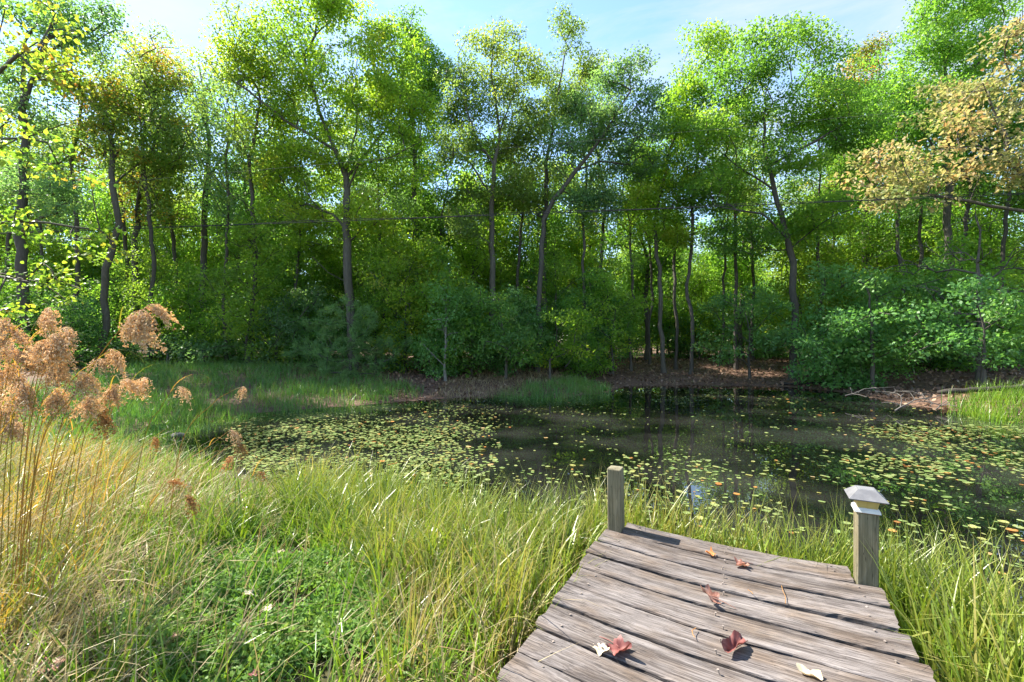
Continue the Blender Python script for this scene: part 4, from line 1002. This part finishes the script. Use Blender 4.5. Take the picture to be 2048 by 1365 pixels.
# leaves lying in the meadow
for k, (x, y, s, lab, col) in enumerate([
        (95, 1342, 0.075, "big dead brown leaf in the grass at the bottom left corner", BRN), (498, 1200, 0.035, "grey brown leaf in the leafy ground cover", PALE),
        (563, 1105, 0.035, "pale leaf caught above the lime moss", PALE), (345, 1285, 0.035, "small brown leaf in the straw left of the ground cover", BRN),
        (535, 1228, 0.035, "pale tan leaf at the edge of the lime moss", PALE), (655, 1130, 0.03, "dark leaf hanging in the rushes beyond the moss", RED),
        (510, 1355, 0.03, "dark brown leaf at the bottom edge of the ground cover", RED)]):
    p = on(x, y, 0.24); zz = gz(p[0], p[1])
    fallen_leaf("fallen_leaf", lab, (p[0], p[1], zz + 0.08), s, k * 1.3, col, 0.6, 120 + k, stem=0.9)

# ------------------------------------------------------------------ lily pads
prg = np.random.default_rng(9)
def pad_shape(nv=11):
    a = np.linspace(0.12, 2 * np.pi - 0.12, nv); V = [(0, 0, 0)]
    for t in a: V.append((0.5 * math.cos(t) * 1.12, 0.5 * math.sin(t) * 0.92, 0.02 + 0.02 * math.sin(3 * t)))
    tri = np.array([(0, i, i + 1) for i in range(1, nv)]); return np.array(V), tri
def pad_prob(X, Y):
    gx_ = lambda cx, cy, sx, sy: np.exp(-((X - cx) / sx) ** 2 - ((Y - cy) / sy) ** 2)
    left_ = np.clip((1040 - X) / 200, 0, 1) * np.clip((X - 440) / 60, 0, 1) * np.clip((Y - 822) / 50, 0, 1) * 0.75
    band = np.clip((X - 820) / 150, 0, 1) * np.clip((1750 - X) / 250, 0, 1) * np.clip((Y - 880) / 70, 0, 1) * np.clip((1130 - Y) / 60, 0, 1) * 0.25
    rgt = np.clip((X - 1640) / 180, 0, 1) * np.clip((Y - 830) / 30, 0, 1) * np.clip((985 - Y) / 50, 0, 1) * 0.6
    low = np.clip((X - 1560) / 150, 0, 1) * np.clip((Y - 930) / 60, 0, 1) * 0.13
    film = 0.02 + 0.22 * gx_(1390, 790, 120, 18) + 0.10 * gx_(1000, 815, 250, 14)
    return np.maximum.reduce([left_, band, rgt, low, film])
q = prg.uniform((-8, 2.6), (13, 16.3), (260000, 2)); q = q[pond_sd(q) < -0.05]
QX, QY = 1024 + q[:, 0] / q[:, 1] * F, 682.5 + HC / q[:, 1] * F
ptc = patchy(q, 1.1, 2.0) * 0.7 + patchy(q, 3.1, 5.0) * 0.5
ok = (prg.uniform(0, 1, len(q)) < pad_prob(QX, QY) * np.where(QX < 1000, np.clip(ptc * 1.6 - 0.05, 0.15, 1.5), np.clip(ptc * 1.9 - 0.6, 0.06, 1.3)) * 0.6) & (QX > -60) & (QX < 2110) & (QY < 1300)
q, QX, QY = q[ok], QX[ok], QY[ok]; q_in = in_dock(q, 0.05); q, QX, QY = q[~q_in], QX[~q_in], QY[~q_in]
# thin out overlaps with a coarse grid
cell = {}; keep = []
for i, p in enumerate(q):
    k = (int(p[0] / 0.047), int(p[1] / 0.047))
    if k in cell: continue
    cell[k] = 1; keep.append(i)
q, QX, QY = q[keep], QX[keep], QY[keep]
size = prg.uniform(0.026, 0.043, len(q)) + 0.045 * prg.uniform(0, 1, len(q)) ** 4; rot = prg.uniform(0, 6.28, len(q)); zz = prg.uniform(0.005, 0.011, len(q))
old = prg.uniform(0, 1, len(q)) < np.where(QX > 1500, 0.09, 0.025)
PV, PT = pad_shape()
order = np.argsort(q[:, 1]); near_i, far_i = order[:300], order[300:]
PADS = {}
for kk in range(6):
    V = PV + np.c_[np.zeros((len(PV), 2)), np.random.default_rng(kk).normal(0, 0.012, len(PV))]
    for o_ in (False, True):
        PADS[(kk, o_)] = mesh("lily_pad", V, [PT], [M['pad_old' if o_ else 'pad']], {"c": np.full(len(V), 0.12 + kk * 0.15)})
for i in near_i:
    o_ = bool(old[i]); k = int(prg.integers(0, 6))
    zone = ("on the open water left of the bare dock post" if QX[i] < 1215 else "on the water between the two dock posts" if QX[i] < 1690 else "on the water right of the lamp post")
    ob = add("lily_pad", PADS[(k, o_)], None, (q[i, 0], q[i, 1], zz[i]), ("orange-brown" if o_ else "yellow-green") + " lily pad floating " + zone, "lily pad",
             ("withered" if o_ else "green") + " lily pads " + zone)
    ob.rotation_euler = (prg.normal(0, 0.04), prg.normal(0, 0.04), rot[i]); ob.scale = (size[i],) * 3
def pad_mass(ids, mat, name, label):
    n = len(ids); ca, sa = np.cos(rot[ids]), np.sin(rot[ids]); S = size[ids]
    V = np.zeros((n, len(PV), 3))
    V[:, :, 0] = (ca[:, None] * PV[None, :, 0] - sa[:, None] * PV[None, :, 1]) * S[:, None] + q[ids, 0][:, None]
    V[:, :, 1] = (sa[:, None] * PV[None, :, 0] + ca[:, None] * PV[None, :, 1]) * S[:, None] + q[ids, 1][:, None]
    tx, ty = prg.normal(0, 0.06, n), prg.normal(0, 0.06, n)
    V[:, :, 2] = zz[ids][:, None] + PV[None, :, 2] * S[:, None] + (V[:, :, 0] - q[ids, 0][:, None]) * tx[:, None] + (V[:, :, 1] - q[ids, 1][:, None]) * ty[:, None]
    V[:, :, 2] = np.maximum(V[:, :, 2], 0.003)
    Fq = (PT[None] + (np.arange(n) * len(PV))[:, None, None]).reshape(-1, 3)
    add(name, mesh(name, V.reshape(-1, 3), [Fq], [M[mat]], {"c": np.repeat(prg.uniform(0, 1, n), len(PV))}), kind="stuff", label=label, cat="lily pads")
pad_mass(far_i[~old[far_i]], 'pad', "lily_pads", "countless small green lily pads spread over the farther water")
pad_mass(far_i[old[far_i]], 'pad_old', "withered_lily_pads", "orange withered pads and leaves dotted over the farther water")

# ------------------------------------------------------------------ woolgrass with drooping seed heads
def wool_head(size, rng, nray=19):
    """drooping panicle: fine rays carrying clusters of small spikelets; hangs from the origin towards +x and down"""
    ch = []; C = []
    for k in range(nray):
        a = rng.normal(0, 0.6); el = rng.uniform(-0.4, 0.6); ln = size * rng.uniform(0.5, 1.7)
        d = np.array([math.cos(a) * math.cos(el), math.sin(a) * math.cos(el) * 0.7, math.sin(el)])
        s = np.linspace(0, 1, 6)[:, None]
        P = d * ln * s * (1 - 0.2 * s) + np.array([0, 0, -1.0]) * ln * 0.8 * s ** 2.0
        ch.append((P, np.array([0.0012, 0.001, 0.0009, 0.0008, 0.0007, 0.0005])))
        for f in (0.5, 0.68, 0.84, 1.0):
            i = min(4, int(f * 5)); w = f * 5 - i; p = P[i] * (1 - w) + P[i + 1] * w
            m = int(rng.integers(2, 5))
            C.append(p + rng.normal(0, 0.05 * size, (m, 3)) + np.array([0, 0, -0.06 * size]) * rng.uniform(0, 2, (m, 1)))
    C = np.concatenate(C); V0, F0 = tubes(ch, lambda r: 3)
    N = len(C); per = 2
    ci = np.repeat(np.arange(N), per); l = 0.0125 * rng.uniform(0.7, 1.4, N * per)[:, None]
    P = C[ci] + rng.normal(0, 0.003, (N * per, 3)); a = unit(rng.normal(0, 0.4, (N * per, 3)) + np.array([0.15, 0, -1])); s1 = unit(np.cross(a, rng.normal(0, 1, (N * per, 3)))); s2 = np.cross(a, s1)
    w = 0.0034
    V = np.stack([P, P + a * l * 0.45 + s1 * w, P + a * l * 0.45 + (-0.5 * s1 + 0.87 * s2) * w, P + a * l * 0.45 + (-0.5 * s1 - 0.87 * s2) * w, P + a * l], 1)
    b = (np.arange(N * per) * 5)[:, None] + len(V0)
    T = np.concatenate([b + np.array(t) for t in ((0, 1, 2), (0, 2, 3), (0, 3, 1), (4, 2, 1), (4, 3, 2), (4, 1, 3))])
    c = np.concatenate([np.full(len(V0), 0.2), np.repeat(np.clip(rng.normal(0.55, 0.25, N * per), 0, 1), 5)])
    return np.concatenate([V0, V.reshape(-1, 3)]), [F0, T], c
WH = []
for k in range(5):
    V, Fs, c = wool_head(0.1, np.random.default_rng(300 + k))
    WH.append({p: mesh("seed_head", V, Fs, [M[p]], {"c": c}) for p in ('wool', 'wool_rust')})
wr = np.random.default_rng(77)
def woolgrass(label, Y, base, path, heads, pal='wool', r=0.0026, leaves=2):
    """path: photo pixels from low to high at distance Y; heads: list of (fraction along the stem, size, turn)"""
    pts = [at(x, y, Y) for x, y in path]
    g0 = at(*base, Y); g0[2] = gz(g0[0], Y) - 0.02; pts = [g0] + pts; org = g0.copy()
    P = np.array(pts); tt = np.linspace(0, len(P) - 1, 26); i = np.minimum(tt.astype(int), len(P) - 2); f = (tt - i)[:, None]
    # Catmull-Rom
    ext = np.vstack([2 * P[0] - P[1], P, 2 * P[-1] - P[-2]]); p0, p1, p2, p3 = ext[i], ext[i + 1], ext[i + 2], ext[i + 3]
    Q = 0.5 * ((2 * p1) + (p2 - p0) * f + (2 * p0 - 5 * p1 + 4 * p2 - p3) * f ** 2 + (3 * p1 - p0 - 3 * p2 + p3) * f ** 3)
    Q[:, 1] += np.linspace(0, wr.normal(0, 0.1), len(Q))
    t = empty("woolgrass", org, label, "woolgrass", "woolgrass at the left of the bank")
    V, Fq = tubes([(Q - org, np.linspace(r, r * 0.45, len(Q)))], lambda q: 5)
    add("stem", mesh("stem", V, [Fq], [M['g_gold']], {"c": np.full(len(V), wr.uniform(0.3, 0.9)), "t": np.zeros(len(V))}, smooth=True), t)
    for (fr_, s, turn) in heads:
        k = min(len(Q) - 1, int(fr_ * (len(Q) - 1))); o = add("seed_head", WH[int(wr.integers(0, 5))][pal], t, Q[k] - org)
        q_ = s / 0.1 * 1.05; o.scale = (q_ * wr.uniform(0.9, 1.3), q_ * wr.uniform(0.8, 1.2), q_ * wr.uniform(0.75, 1.05)); o.rotation_euler = (wr.normal(0, 0.2), wr.normal(0.1, 0.2), turn + wr.normal(0, 0.4))
    for _ in range(leaves):
        k = int(wr.integers(5, 20)); n1 = 1; a = wr.uniform(-1.2, 1.2)
        V, Fs, c, tq = blades((Q[k] - org)[None, :], np.array([wr.uniform(0.2, 0.4)]), np.array([a]), np.array([0.4]), np.array([wr.uniform(1.5, 2.6)]), np.array([0.006]), 7, wr, np.array([wr.uniform(0, 1)]), 0.0)
        # let the leaf hang free below its joint
        add("leaf", mesh("leaf", V, Fs, [M['g_gold']], {"c": c, "t": tq}), t)

single = [
    ("lone woolgrass head arching farthest right over the marsh", 3.0, (330, 960), [(360, 890), (420, 810), (455, 785), (478, 775)], [(1.0, 0.055, 0)], 'wool'),
    ("woolgrass head bowing over the middle of the marsh", 2.9, (240, 980), [(290, 880), (325, 815), (345, 785), (362, 773)], [(1.0, 0.08, 0)], 'wool'),
    ("woolgrass with a pair of flat drooping heads beside the dense tuft", 2.7, (120, 1000), [(160, 880), (200, 790), (225, 762)], [(1.0, 0.1, 0), (0.93, 0.09, 0.4)], 'wool'),
    ("woolgrass head just right of the flat drooping pair", 2.9, (160, 1000), [(210, 860), (250, 780), (285, 755)], [(1.0, 0.07, 0)], 'wool'),
    ("rusty woolgrass head lying low against the lily pads, upper of two", 3.3, (250, 1040), [(340, 950), (420, 890), (455, 862)], [(1.0, 0.085, 0)], 'wool'),
    ("rusty woolgrass head lying low against the lily pads, lower of two", 3.3, (250, 1060), [(360, 970), (440, 905), (472, 888)], [(1.0, 0.075, 0)], 'wool_rust'),
    ("dark rusty woolgrass head hanging at the water's near edge", 3.4, (300, 1080), [(370, 990), (420, 940), (440, 922)], [(1.0, 0.075, 0)], 'wool_rust'),
    ("smallest rusty woolgrass head nearest the rushes", 3.5, (420, 1080), [(480, 990), (520, 945), (538, 932)], [(1.0, 0.06, 0)], 'wool_rust'),
    ("rusty woolgrass head low under the flat drooping pair", 2.8, (100, 1020), [(160, 900), (200, 840), (222, 825)], [(1.0, 0.085, 0)], 'wool_rust'),
    ("small rusty woolgrass head above the pale mud", 3.2, (200, 1040), [(240, 940), (270, 895), (280, 882)], [(1.0, 0.065, 0)], 'wool_rust'),
    ("brown woolgrass head sunk in the meadow, upper one", 2.9, (260, 1120), [(290, 1030), (318, 985), (328, 968)], [(1.0, 0.07, 0)], 'wool_rust'),
    ("brown woolgrass head sunk in the meadow, lower one", 2.8, (290, 1150), [(320, 1050), (345, 1010), (358, 998)], [(1.0, 0.085, 0)], 'wool_rust'),
    ("rusty woolgrass head low behind the golden stalks", 2.9, (60, 1020), [(110, 900), (140, 840), (152, 818)], [(1.0, 0.07, 0)], 'wool_rust'),
    ("tallest woolgrass stem leaning right with heads strung along it", 2.3, (20, 1040), [(70, 900), (130, 790), (190, 690), (235, 630), (262, 606)],
     [(1.0, 0.07, 0), (0.95, 0.08, 0.2), (0.9, 0.085, -0.3), (0.85, 0.09, 0.3), (0.8, 0.095, 0.0), (0.75, 0.1, -0.4), (0.7, 0.1, 0.5)], 'wool'),
]
for lab, Y, b, pth, hd, pal in single: woolgrass(lab, Y, b, pth, hd, pal)
for k, (ex, ey) in enumerate([(20, 612), (55, 640), (95, 655), (130, 680), (30, 690), (75, 705), (115, 725), (150, 745), (10, 745), (60, 765), (165, 700), (100, 780), (140, 795), (25, 800), (-30, 660), (-20, 730), (180, 775), (70, 670), (15, 840)]):
    bx = ex * 0.5 - 30 + wr.uniform(-30, 30)
    woolgrass("woolgrass stem in the dense tan tuft at the left edge", wr.uniform(2.15, 2.75), (bx, 1050), [(bx + (ex - bx) * 0.35, 1050 + (ey - 1050) * 0.45), (bx + (ex - bx) * 0.75, 1050 + (ey - 1050) * 0.85), (ex, ey)],
              [(1.0, 0.085, wr.normal(0, 0.7)), (0.94, 0.08, wr.normal(0, 0.7)), (0.87, 0.075, wr.normal(0, 0.7))], 'wool', leaves=3)

# ------------------------------------------------------------------ overhead cables
M['cable'] = noise_mat("black_cable", even((0.02, 0.02, 0.022), (0.05, 0.05, 0.055)), nscale=3, rough=0.9, bump=0.0, spec=0.05)
M['wire'] = noise_mat("bare_wire", even((0.1, 0.1, 0.1), (0.18, 0.18, 0.18)), nscale=3, rough=0.9, bump=0.0, spec=0.05)
def cable(label, pts, Y0, Y1, r, mat, dz=0.0, wig=0.0):
    xs = np.array([p[0] for p in pts], float); ys = np.array([p[1] for p in pts], float)
    X = np.linspace(xs[0], xs[-1], 90); co = np.polyfit(xs, ys, 2); Yp = np.polyval(co, X)
    D = Y0 + (Y1 - Y0) * (X - xs[0]) / (xs[-1] - xs[0])
    P = np.stack([(X - 1024) / F * D, D, HC - (Yp - 682.5) / F * D + dz + wig * np.sin(np.arange(90) * 0.45)], 1)
    org = P[0].copy(); V, Fq = tubes([(P - org, np.full(90, r))], lambda q: 6)
    add("overhead_cable", mesh("overhead_cable", V, [Fq], [M[mat]], smooth=True), None, org, label, "cable")
LINE = [(-300, 478), (0, 466), (400, 452), (700, 446), (1000, 432), (1300, 418), (1600, 405), (1900, 393), (2048, 388), (2400, 376)]
cable("thick black cable strung across in front of the trees, lower of the pair", LINE, 12.5, 11.5, 0.009, 'cable')
cable("black cable wound just above the thick one across the trees", LINE, 12.55, 11.55, 0.007, 'cable', 0.03, 0.018)
cable("thin pale wire high above the black cables", [(-300, 410), (200, 368), (720, 323), (1200, 280), (1690, 234), (2400, 170)], 13.6, 12.6, 0.0035, 'wire')

# ------------------------------------------------------------------ dead wood and a stone on the banks
def dead_branch(label, Y, pts, lobes, seed, r0=0.03, dens=10):
    rng = np.random.default_rng(seed); P = [at(x, y, Y) for x, y in pts]; org = P[0].copy(); org[2] = gz(org[0], org[1])
    sk = Skeleton(); sk.poly([p - org for p in P], rng, step=0.15, jit=0.015)
    C, _ = lobe_points(px_lobes(lobes, Y, org, rng, 1.0), dens, rng); C = C[C[:, 2] > -0.1]
    sk.reach(C, rng, up=0.2, arch=0.12)
    V, Fq = tubes(sk.chains(r0, 0.0035), lambda r: 5)
    add("dead_branch", mesh("dead_branch", V, [Fq], [M['dead']], smooth=True), None, org, label, "branch", "dead branches on the right bank")
dead_branch("silvery dead branch tangle at the water's edge beside the reed clump", 9.8, [(1790, 822), (1830, 800), (1870, 795)], [(1830, 800, 50, 22), (1880, 805, 50, 22)], 401, 0.013, dens=34)
dead_branch("thin dead branch lying along the brown bank left of the tangle", 11.5, [(1690, 792), (1730, 778), (1790, 775)], [(1740, 782, 60, 14)], 402, 0.011, dens=26)
dead_branch("bare grey twigs sticking up at the left end of the brown bank", 16.5, [(1130, 735), (1165, 690), (1200, 720)], [(1170, 690, 50, 40)], 403, 0.015, dens=14)
M['log'] = noise_mat('wet_dark_log', even((0.012, 0.01, 0.008), (0.035, 0.03, 0.025), (0.07, 0.06, 0.05)), nscale=6, bump=0.6)
def log(label, a, b, r, seed, mat='log'):
    rng = np.random.default_rng(seed); n = 14; P = np.linspace(a, b, n) + rng.normal(0, 0.012, (n, 3)); R = r * np.linspace(1, 0.7, n) * rng.uniform(0.92, 1.08, n); R[0] *= 0.6; R[-1] *= 0.5
    org = P[0].copy(); V, Fq = tubes([(P - org, R)], lambda q: 10); k = len(V)
    add("fallen_log", mesh("fallen_log", V, [Fq, np.arange(10)[::-1][None, :], np.arange(k - 10, k)[None, :]], [M[mat]], smooth=True), None, org, label, "log")
a_, b_ = at(1875, 785, 11.5), at(2120, 768, 10.6); log("dark fallen log on the bank above the reed clump", a_, b_, 0.07, 5)
a_, b_ = at(1560, 770, 16.2), at(1690, 762, 15.4); a_[2] = gz(a_[0], a_[1]) + 0.03; b_[2] = gz(b_[0], b_[1]) + 0.05
log("thin dark log half buried in the brown leaves of the far bank", a_, b_, 0.05, 6)

def stone(label, c, r, seed):
    rng = np.random.default_rng(seed); u = np.linspace(0, np.pi, 9); v = np.linspace(0, 2 * np.pi, 14, endpoint=False); V = []
    for i in u:
        for j in v:
            k = 1 + 0.12 * math.sin(3 * j + 2 * i + seed) + 0.08 * math.sin(5 * i + 4 * j)
            V.append((r[0] * math.sin(i) * math.cos(j) * k, r[1] * math.sin(i) * math.sin(j) * k, r[2] * math.cos(i) * k))
    idx = np.arange(9 * 14).reshape(9, 14); j = np.roll(idx, -1, axis=1); Fq = np.stack([idx[:-1], idx[1:], j[1:], j[:-1]], -1).reshape(-1, 4)
    add("stone", mesh("stone", np.array(V), [Fq], [M['stone']], smooth=True), None, c, label, "stone")
M['stone'] = noise_mat("grey_stone", even((0.03, 0.03, 0.032), (0.06, 0.06, 0.062), (0.11, 0.11, 0.11)), nscale=8, bump=0.4, bdist=0.02)
p = on(355, 872, 0.02); stone("small dark grey stone in the marsh under the bowing woolgrass", p, (0.11, 0.08, 0.05), 3)
